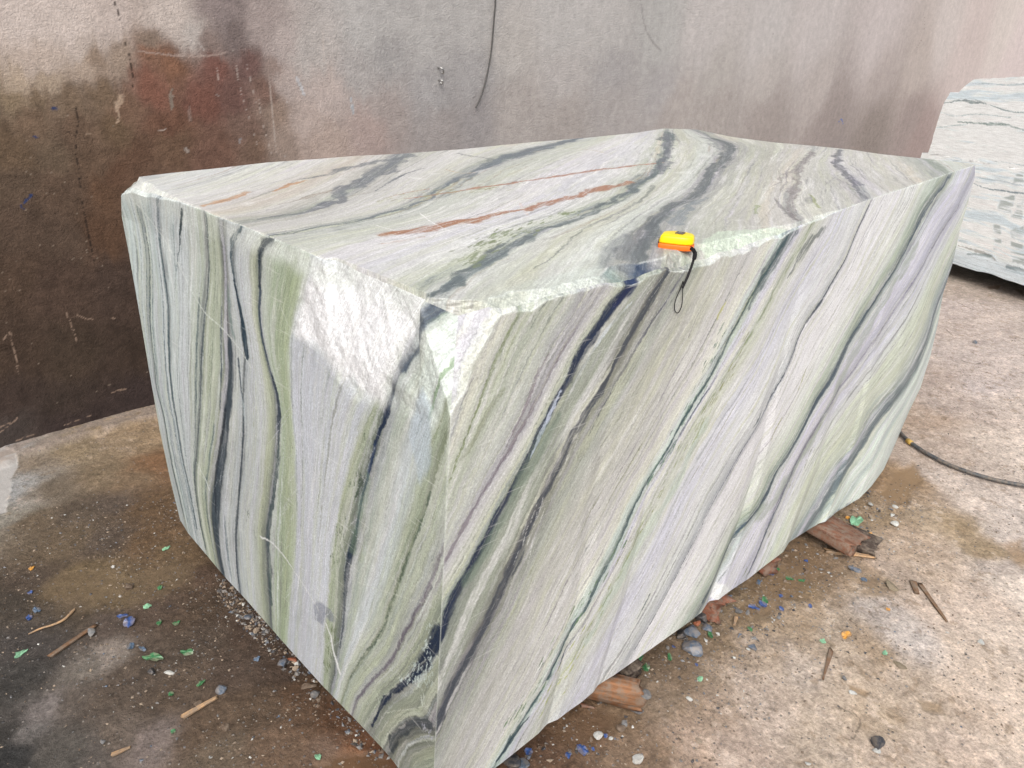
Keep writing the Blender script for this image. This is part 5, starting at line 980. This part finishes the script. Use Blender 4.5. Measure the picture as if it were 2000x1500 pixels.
for i, (pp, w_, h_, m_, tp_, lb) in enumerate((
 ([(2.604,0.413),(2.466,0.277)], .016, .007, M_SPLD, .5, 'long thin brown splinter lying alone on the pale ground at the right'),
 ([(2.04,0.498),(1.899,0.462)], .014, .007, M_SPLD, .3, 'short reddish splinter pointing down on the dry ground below the block middle'),
 ([(2.538,0.74),(2.639,0.59)], .02, .012, M_SPL, .7, 'pale splinter lying along the end of the widest plank'),
 ([(1.947,0.788),(1.904,0.771)], .012, .01, M_SPL, .5, 'short yellow splinter by the grey stone chips under the block'),
 ([(1.273,0.913),(1.295,0.878)], .012, .008, M_WOODR, .5, 'small red-brown splinter in front of the orange split timber'),
 ([(0.418,1.643),(0.523,1.647)], .017, .008, M_SPL, .6, 'orange-brown splinter on the dark dirt left of the block corner'),
 ([(0.215,2.129),(0.363,2.176)], .014, .008, M_SPLD, .7, 'long dark stick on the dark dirt with a grey stone at its end'),
 ([(0.233,1.648),(0.279,1.639)], .012, .006, M_SPL, .5, 'small pale splinter near the bottom edge at the left'),
 ([(2.599,0.437),(2.544,0.404)], .022, .01, M_SPLD, .7, 'stubby brown chip of wood beside the head of the long brown splinter'),
 )):
    stick(pp, w_, h_, m_, lb, 30+i, tp_)
tw = [(x, y, gz(x, y)+.006) for x, y in [(0.193,2.272),(0.228,2.274),(0.256,2.267),(0.292,2.265),(0.317,2.286),(0.333,2.298)]]
tag(tube('dry_twig', tw, .004, M_SPL, None, 6, 2, [.4, .8, .9, 1.1, 1.2, .8]), 'pale forked dry twig on the dark dirt far left', 'twig')

# ------------------------------------------------------------ stones, glass and plastic scraps
def stone_mat(n, c, r=.75, **k): return plain(n, c, r, .35, .35, 70, .6, .004, dust=.5, **k)
SM = {'grey': stone_mat('grey_stone', (.16, .165, .17)), 'slate': plain('blue_slate', (.085, .115, .16), .45, .5, .4, 50, .5, .004, dust=.7), 'dark': stone_mat('dark_stone', (.035, .038, .045), .5),
 'white': stone_mat('white_marble_chip', (.48, .49, .47), .6), 'tan': stone_mat('tan_stone', (.30, .24, .18)), 'brown': stone_mat('brown_stone', (.12, .085, .06)), 'brick': stone_mat('red_brick_bit', (.30, .10, .05)),
 'olive': stone_mat('mud_clod', (.20, .165, .11)), 'green': plain('green_resin', (.025, .16, .055), .35, .5, .35, 90, .4, .002, dust=.7), 'mint': plain('pale_green_resin', (.20, .40, .25), .5, .5, .3, 90, .4, .002),
 'blue': plain('blue_resin', (.018, .07, .25), .4, .5, .4, 90, .4, .002, dust=.7), 'bluegrey': plain('dull_blue_resin', (.07, .12, .19), .5, .5, .4, 90, .4, .002, dust=.7), 'orange': plain('orange_resin', (.62, .30, .05), .5, .4, .3, 90, .4, .002, dust=.7)}
def rock(name, x, y, w, mat, label, cat, group, seed, flat=.6, elong=1.3, sub=2, rot=None, cuts=11):
    r = random.Random(seed); bm = bmesh.new(); bmesh.ops.create_icosphere(bm, subdivisions=sub, radius=.5)
    pl = [(Vector((r.gauss(0,1), r.gauss(0,1), r.gauss(0,1))).normalized(), r.uniform(.2, .36)) for _ in range(cuts)]
    for v_ in bm.verts:
        for n_, d_ in pl:
            e_ = v_.co.dot(n_)-d_
            if e_ > 0: v_.co -= n_*e_
        v_.co *= 1 + .03*r.uniform(-1, 1)
        v_.co.x *= elong; v_.co.z *= flat
    k = w/(max(v_.co.x for v_ in bm.verts)-min(v_.co.x for v_ in bm.verts)); bmesh.ops.scale(bm, vec=(k, k, k), verts=bm.verts)
    o = bm_obj(name, bm, SM[mat]); zl = min(v_.co.z for v_ in o.data.vertices)
    o.location = (x, y, gz(x, y) - zl*.75); o.rotation_euler = (r.uniform(-.2, .2), r.uniform(-.2, .2), r.uniform(0, 6.28) if rot is None else rot)
    tag(o, label, cat, group); return o
def scrap(name, x, y, w, mat, label, cat, group, seed, elong=1.4, th=.004, rot=None):
    """thin crumpled flake with ragged outline"""
    r = random.Random(seed); n = 18; V = []; F = []; c3 = [(r.uniform(-1, 1), r.uniform(0, 6.28)) for _ in range(5)]
    rr = [.40*(1 + sum(.30/(k_+1)**.7*c_[0]*math.cos((k_+1)*2*math.pi*i_/18+c_[1]) for k_, c_ in enumerate(c3)) + .06*r.uniform(-1, 1)) for i_ in range(n)]
    ph = r.uniform(0, 6); cu = r.uniform(.1, .3)
    for layer in (0, 1):
        for ring in (0, .55, 1):
            for i in range(n):
                a_ = 2*math.pi*i/n; R_ = rr[i]*ring*w/elong**.5; X_ = R_*math.cos(a_)*elong; Y_ = R_*math.sin(a_)
                V.append((X_, Y_, w*cu*.35*math.sin(a_*2+ph)*ring**2 + w*.05*math.sin(a_*5+ph)*ring + (th if layer else 0)))
    for ring in (0, 1):
        for i in range(n):
            j = (i+1) % n; a0 = ring*n; b0 = (ring+1)*n
            F.append((3*n+a0+i, 3*n+b0+i, 3*n+b0+j, 3*n+a0+j)); F.append((a0+i, a0+j, b0+j, b0+i))
    for i in range(n):
        j = (i+1) % n; F.append((2*n+i, 2*n+j, 5*n+j, 5*n+i))
    o = mesh_np(name, np.array(V), np.array(F), SM[mat], None, smooth=False)
    o.location = (x, y, gz(x, y)+w*.06+.001); o.rotation_euler = (r.uniform(-.2, .2), r.uniform(-.2, .2), r.uniform(0, 6.28) if rot is None else rot)
    tag(o, label, cat, group); return o
GR = 'stones lying around the blocks'; GG = 'coloured resin scraps on the ground'
items = [
 ('r', [(1.71,0.805,0.076)], 'slate', 'largest slate-blue faceted stone in front of the block, below the reddish timber', .55, 1.2),
 ('r', [(1.768,0.856,0.068)], 'slate', 'smooth slate-blue stone leaning at the bottom edge of the block', .6, 1.4),
 ('r', [(1.824,0.825,0.038)], 'slate', 'small flat slate stone beside the leaning slate-blue one', .4, 1.1),
 ('r', [(1.85,0.873,0.059)], 'dark', 'nearly black stone in the gap under the block middle', .7, 1.1),
 ('r', [(1.729,0.867,0.051)], 'dark', 'black stone half under the block left of the leaning slate stone', .7, 1.1),
 ('r', [(1.821,0.862,0.028)], 'brick', 'small red brick fragment between the dark stones under the block', .7, 1.3),
 ('r', [(1.98,0.798,0.039)], 'grey', 'grey angular chip by the short yellow splinter', .5, 1.2),
 ('r', [(1.998,0.774,0.032)], 'grey', 'thin grey sliver of stone beside the grey angular chip', .3, 2.2),
 ('r', [(1.442,0.798,0.052)], 'grey', 'grey and white chip at the end of the orange split timber', .5, 1.5),
 ('r', [(1.375,0.79,0.057)], 'slate', 'elongated blue-grey stone below the end of the orange split timber', .4, 2.0),
 ('r', [(1.319,0.784,0.026)], 'grey', 'small grey stone below the elongated blue-grey one', .5, 1.3),
 ('r', [(1.298,0.779,0.032)], 'brown', 'rounded brown pebble left of the small grey stone', .6, 1.1),
 ('r', [(1.233,0.812,0.034)], 'white', 'white marble chip next to a blue scrap near the bottom middle', .5, 1.2),
 ('r', [(1.253,0.78,0.013)], 'white', 'tiny white chip right of the white marble chip and blue scrap', .6, 1.1),
 ('r', [(1.252,0.688,0.033)], 'white', 'smooth white oval chip at the bottom edge', .5, 1.5),
 ('r', [(1.527,0.704,0.024)], 'white', 'pale triangular chip on the wet dirt left of the dry ground', .5, 1.3),
 ('r', [(1.535,0.684,0.024)], 'tan', 'beige pebble touching the pale triangular chip', .5, 1.5),
 ('r', [(0.987,0.913,0.06)], 'dark', 'black stone at the bottom edge against the block corner', .7, 1.2),
 ('r', [(1.008,0.885,0.041)], 'slate', 'blue-grey stone at the bottom edge right of the black one', .6, 1.2),
 ('r', [(1.793,0.252,0.055)], 'dark', 'dark angular stone with a white chip on the pale ground at lower right', .5, 1.5),
 ('r', [(1.767,0.248,0.023)], 'white', 'white chip stuck to the dark angular stone at lower right', .6, 1.1),
 ('r', [(1.922,0.375,0.028)], 'white', 'white chip beside a mud patch right of the short reddish splinter', .5, 1.6),
 ('r', [(1.952,0.419,0.022)], 'grey', 'small grey pebble above the mud patch', .6, 1.1),
 ('r', [(2.511,0.616,0.058)], 'slate', 'triangular blue-grey stone below the widest plank', .5, 1.4),
 ('r', [(2.486,0.568,0.023)], 'bluegrey', 'small dull blue pebble right of the triangular stone', .5, 1.2),
 ('r', [(2.929,0.625,0.038)], 'white', 'white and dark pebble on the brown dirt right of the widest plank', .6, 1.2),
 ('r', [(3.068,0.669,0.031)], 'white', 'round off-white pebble above the white and dark pebble', .5, 1.3),
 ('r', [(2.994,0.654,0.026)], 'white', 'small whitish pebble between two pale ones right of the plank', .5, 1.2),
 ('r', [(3.002,0.747,0.049)], 'white', 'crumbly white marble chip against the far bottom corner of the block', .5, 1.4),
 ('r', [(2.901,0.702,0.043)], 'tan', 'flat beige pebble beside the crumpled pale green scrap', .3, 1.5),
 ('r', [(2.517,0.48,0.064)], 'olive', 'olive mud clod left of the stubby brown chip', .4, 1.8),
 ('r', [(2.141,0.319,0.052)], 'olive', 'flat tan clod on the pale ground below the long splinter', .3, 1.8),
 ('r', [(2.453,0.171,0.027)], 'white', 'white oval pebble on the pale ground at the right', .5, 1.5),
 ('r', [(5.608,1.052,0.032)], 'slate', 'blue-grey pebble on the far pale ground below the icy block', .7, 1.1),
 ('r', [(1.865,0.682,0.037)], 'slate', 'white-edged grey stone on wet dirt between two timbers and the dry ground', .5, 1.3),
 ('r', [(1.846,0.688,0.017)], 'white', 'white chip touching the white-edged grey stone', .6, 1.1),
 ('r', [(1.587,0.36,0.02)], 'white', 'white chip at the bottom edge on the pale ground', .5, 1.3),
 ('r', [(1.425,0.605,0.026)], 'tan', 'beige flat stone on the dry ground right of the white oval chip', .4, 1.6),
 ('r', [(0.34,2.151,0.036)], 'grey', 'grey stone at the end of the long dark stick', .6, 1.3),
 ('r', [(0.5,2.288,0.028)], 'brown', 'dark brown stone beside the muddy patch at left', .7, 1.1),
 ('r', [(0.414,1.858,0.024)], 'dark', 'dark stone left of the white bony chip on the dark dirt', .7, 1.1),
 ('r', [(0.453,1.83,0.037)], 'white', 'white bony-looking chip on the dark dirt left of the block', .4, 1.9),
 ('r', [(0.54,1.662,0.036)], 'slate', 'blue and white chip at the tip of the orange-brown splinter', .6, 1.2),
 ('r', [(0.472,1.66,0.032)], 'brown', 'brown twisted clod in the middle of the orange-brown splinter', .7, 1.3),
 ('r', [(0.486,1.534,0.031)], 'brown', 'brown angular stone below the orange-brown splinter', .5, 1.2),
 ('r', [(0.227,1.707,0.018)], 'grey', 'rounded grey pebble left of the small pale splinter', .6, 1.1),
 ('r', [(0.497,2.436,0.018)], 'white', 'slim white chip standing on the muddy patch', .8, 1.4),
 ('r', [(0.749,1.955,0.016)], 'white', 'white pebble next to the lower left edge of the block', .6, 1.1),
 ('r', [(0.72,1.629,0.038)], 'slate', 'slate stone at the foot of the left block face', .6, 1.2),
 ('r', [(0.748,1.626,0.038)], 'brick', 'reddish stone touching the slate one at the foot of the left block face', .5, 1.3),
 ('r', [(0.736,1.593,0.025)], 'tan', 'beige pebble below the reddish stone at the foot of the block', .5, 1.3),
 ('r', [(0.729,1.509,0.052)], 'brown', 'flat brown stone under the lower left block edge', .4, 1.4),
 ('r', [(0.729,1.463,0.027)], 'grey', 'upright grey pebble near the lower left block edge', .9, 1.0),
 ('r', [(0.732,1.885,0.03)], 'slate', 'small slate chip by the left block face near the white pebble', .5, 1.4),
 ('r', [(0.724,1.817,0.033)], 'tan', 'tan pebble at the foot of the left block face above the slate stone', .5, 1.4),
 ('s', [(1.167,0.814,0.045)], 'blue', 'largest bright blue scrap on the wet dirt near the bottom middle', 1.5, 0),
 ('s', [(1.122,0.826,0.025)], 'blue', 'blue scrap with white edge left of the largest bright blue one', 1.1, 0),
 ('s', [(1.053,0.907,0.031)], 'blue', 'curled blue scrap close to the front bottom edge of the block', 1.6, 0),
 ('s', [(1.249,0.797,0.017)], 'blue', 'small blue scrap touching the white marble chip', 1.1, 0),
 ('s', [(1.189,0.794,0.014)], 'blue', 'tiny blue scrap right of the largest bright blue one', 1.3, 0),
 ('s', [(2.038,0.773,0.036)], 'blue', 'left one of two bright blue flakes beside a green flake', 1.7, 0),
 ('s', [(2.074,0.757,0.039)], 'blue', 'right one of two bright blue flakes beside a green flake', 1.5, 0),
 ('s', [(2.104,0.765,0.036)], 'green', 'green flake just above the two bright blue flakes', 1.5, 0),
 ('s', [(1.807,0.802,0.037)], 'green', 'thin bright green sliver beside the small flat slate stone', 2.4, 0),
 ('s', [(1.932,0.73,0.022)], 'green', 'light green flake alone on the brown dirt below the blue flakes', 1.4, 0),
 ('s', [(1.529,0.862,0.038)], 'green', 'dark green curl of plastic by the dark timber', 1.3, 0),
 ('s', [(1.54,0.897,0.048)], 'green', 'green plastic piece half under the block above the curl', 2.0, 0),
 ('s', [(1.618,0.835,0.029)], 'green', 'dark green curl right of the large slate stone group, near the block', 1.7, 0),
 ('s', [(1.614,0.724,0.025)], 'mint', 'dull green glassy bit in the middle of the wet dirt', 1.6, 0),
 ('s', [(1.671,0.856,0.013)], 'blue', 'small blue bit left of the largest slate stone', 1.2, 0),
 ('s', [(1.382,0.803,0.024)], 'blue', 'dark blue flake on top of the elongated blue-grey stone', 1.6, 0),
 ('s', [(1.659,0.763,0.014)], 'blue', 'small blue flake below the largest slate stone', 1.1, 0),
 ('s', [(2.1,0.699,0.025)], 'blue', 'blue flake right of the pair of bright blue flakes', 1.2, 0),
 ('s', [(2.166,0.735,0.02)], 'blue', 'small blue flake upper right of the green flake', 1.1, 0),
 ('s', [(2.19,0.639,0.02)], 'blue', 'blue flake at the border of wet and dry ground', 1.2, 0),
 ('s', [(2.428,0.767,0.02)], 'blue', 'upright blue flake left of the pale splinter by the plank', 1.4, 0),
 ('s', [(2.248,0.817,0.027)], 'blue', 'blue flake in front of the small reddish timber stub', 1.4, 0),
 ('s', [(2.293,0.815,0.019)], 'green', 'green flake right of the small reddish timber stub', 1.1, 0),
 ('s', [(2.277,0.757,0.03)], 'green', 'flat green flake on the mud, left one of a green pair', 1.8, 0),
 ('s', [(2.307,0.722,0.026)], 'green', 'flat green flake on the mud, right one of a green pair', 1.6, 0),
 ('s', [(2.168,0.824,0.026)], 'bluegrey', 'dull blue flake under the block edge near the reddish stub', 1.6, 0),
 ('s', [(2.831,0.74,0.081)], 'mint', 'crumpled pale green scrap beside the widest plank', 1.7, 0),
 ('s', [(2.829,0.771,0.026)], 'orange', 'upper orange flake touching the crumpled pale green scrap', 1.2, 0),
 ('s', [(2.773,0.716,0.038)], 'orange', 'middle orange flake below the crumpled pale green scrap', 1.6, 0),
 ('s', [(2.782,0.672,0.033)], 'orange', 'lower orange flake at the side of the widest plank', 1.7, 0),
 ('s', [(2.14,0.49,0.044)], 'orange', 'orange flake on the pale ground in front of the block', 1.6, 0),
 ('s', [(2.058,0.534,0.025)], 'mint', 'mint green flake left of the orange one on pale ground', 1.1, 0),
 ('s', [(2.383,0.444,0.018)], 'orange', 'small peach flake on the pale ground above the orange one', 1.1, 0),
 ('s', [(2.158,0.373,0.027)], 'mint', 'washed-out mint flake on the pale ground left of the tan clod', 1.8, 0),
 ('s', [(0.58,2.223,0.025)], 'green', 'bright green scrap next to the muddy patch', 1.3, 0),
 ('s', [(0.526,1.876,0.041)], 'green', 'leaf-shaped bright green scrap on the dark dirt', 1.7, 0),
 ('s', [(0.441,1.917,0.056)], 'green', 'longest bright green scrap left of the leaf-shaped one', 2.6, 0),
 ('s', [(0.156,2.203,0.038)], 'mint', 'pale green scrap standing out at far left', 2.2, 0),
 ('s', [(0.505,1.73,0.027)], 'green', 'green strip above the orange-brown splinter', 1.9, 0),
 ('s', [(0.424,1.748,0.021)], 'green', 'small green scrap left of the green strip', 1.2, 0),
 ('s', [(0.379,1.614,0.018)], 'green', 'green scrap below the orange-brown splinter', 1.2, 0),
 ('s', [(0.513,2.154,0.031)], 'mint', 'faint green scrap among white grit left of the block', 1.2, 0),
 ('s', [(0.68,2.42,0.03)], 'mint', 'faded green scrap high on the dirt near the block', 1.8, 0),
 ('s', [(0.51,2.055,0.027)], 'green', 'dusty green scrap between the blue heap and the block', 1.3, 0),
 ('s', [(0.552,2.017,0.027)], 'green', 'dusty green scrap nearer the block than its twin', 1.2, 0),
 ('s', [(0.441,2.12,0.056)], 'blue', 'largest dark blue scrap of the heap on the dark dirt', 1.4, 0),
 ('s', [(0.437,2.162,0.033)], 'blue', 'blue strip at the top of the heap of blue scraps', 1.8, 0),
 ('s', [(0.408,2.01,0.035)], 'bluegrey', 'dull blue scrap below the heap of blue scraps', 1.5, 0),
 ('s', [(0.428,1.98,0.025)], 'bluegrey', 'thin dull blue scrap right of the one below the heap', 2.2, 0),
 ('s', [(0.248,2.484,0.021)], 'blue', 'bright blue scrap far left near the orange dot', 1.2, 0),
 ('s', [(0.214,2.354,0.03)], 'blue', 'blue scrap beside the pale forked twig', 1.4, 0),
 ('s', [(0.289,2.618,0.025)], 'orange', 'orange scrap on the dirt at far left', 1.3, 0),
 ('s', [(0.242,2.373,0.034)], 'bluegrey', 'grey-blue crumpled scrap above the forked twig', 1.4, 0),
 ('s', [(0.626,1.277,0.027)], 'mint', 'pale green ring-like scrap beside the brown puddle at the bottom', 1.2, 0),
 ('s', [(0.668,1.707,0.025)], 'bluegrey', 'faint blue scrap on the dirt left of the slate stone', 1.4, 0),
]
for i, (k_, d_, m_, lb, a_, b_) in enumerate(items):
    x, y, w_ = d_[0]
    w_ *= .88
    if k_ == 'r': rock('stone', x, y, max(w_, .008), m_, lb, 'stone', GR, 100+i, a_, b_)
    else: scrap('plastic_scrap', x, y, max(w_, .008), m_, lb, 'plastic scrap', GG, 300+i, a_, .003)

# ------------------------------------------------------------ gravel and grit: nobody could count it
def grit(name, n, region, smin, smax, mats, seed, dens=None):
    r = np.random.RandomState(seed)
    base = np.array([(1,0,0),(-1,0,0),(0,1,0),(0,-1,0),(0,0,1),(0,0,-1)], float)*.5
    tri = np.array([(0,2,4),(2,1,4),(1,3,4),(3,0,4),(2,0,5),(1,2,5),(3,1,5),(0,3,5)])
    V = []; F = []; mi = []
    k = 0; polys = [np.array(p) for p in region]
    for P_ in polys:
        x0, y0 = P_.min(0); x1, y1 = P_.max(0); c = 0; m = int(n/len(polys))
        pts = np.stack([r.uniform(x0, x1, m*4), r.uniform(y0, y1, m*4)], -1); pts = pts[inside(pts[:, 0], pts[:, 1], P_)]
        cl_ = fbm(pts[:, 0]*5, pts[:, 1]*5, oct=2, sd=seed+1); pts = pts[cl_ + r.uniform(-.5, .5, len(pts)) > -.05][:m]
        for p in pts:
            s = smin + (smax-smin)*r.rand()**4; b = base*s*np.array([1, r.uniform(.5, .9), r.uniform(.3, .6)]) + r.normal(0, s*.09, (6, 3))
            a_ = r.uniform(0, 6.28); ca, sa = math.cos(a_), math.sin(a_)
            bb_ = np.stack([b[:, 0]*ca-b[:, 1]*sa + p[0], b[:, 0]*sa+b[:, 1]*ca + p[1], b[:, 2] + gz(*p) + s*.12], -1)
            V.append(bb_); F.append(tri+6*k); mi.append(np.full(8, r.choice(len(mats), p=dens))); k += 1
    o = mesh_np(name, np.vstack(V), np.vstack(F), None, None, smooth=False)
    for m in mats: o.data.materials.append(m)
    o.data.polygons.foreach_set('material_index', np.concatenate(mi).astype(np.int32)); o.data.update()
    return tag(o, 'loose grit and stone crumbs scattered over the dirt', 'gravel', None, 'stuff')
RG = [[(0.205,3.143),(0.848,2.771),(0.737,1.523),(0.746,1.08),(0.606,1.059),(-0.075,1.696)], [(0.922,0.916),(1.402,0.886),(2.508,0.835),(3.354,0.745),(3.287,0.425),(2.184,0.428),(1.21,0.569)], [(1.21,0.569),(3.261,0.712),(5.092,1.106),(6.397,0.774),(1.957,-0.127)]]
gm = [SM['white'], SM['tan'], SM['grey'], SM['brown'], SM['slate'], SM['dark']]
grit('gravel', 14000, RG, .002, .012, gm, 5, [.07, .26, .20, .32, .06, .09])
EDG = [[(0.748,2.166),(0.778,1.996),(0.786,1.327),(0.783,1.086),(0.724,1.14),(0.712,1.371),(0.702,1.581),(0.703,2.029)], [(1.004,0.923),(1.807,0.898),(3.153,0.807),(3.072,0.666),(1.797,0.662),(1.133,0.761)]]
grit('gravel', 2000, EDG, .004, .022, [SM['grey'], SM['brown'], SM['dark'], SM['tan'], SM['slate'], SM['white']], 9, [.24, .26, .2, .16, .08, .06])
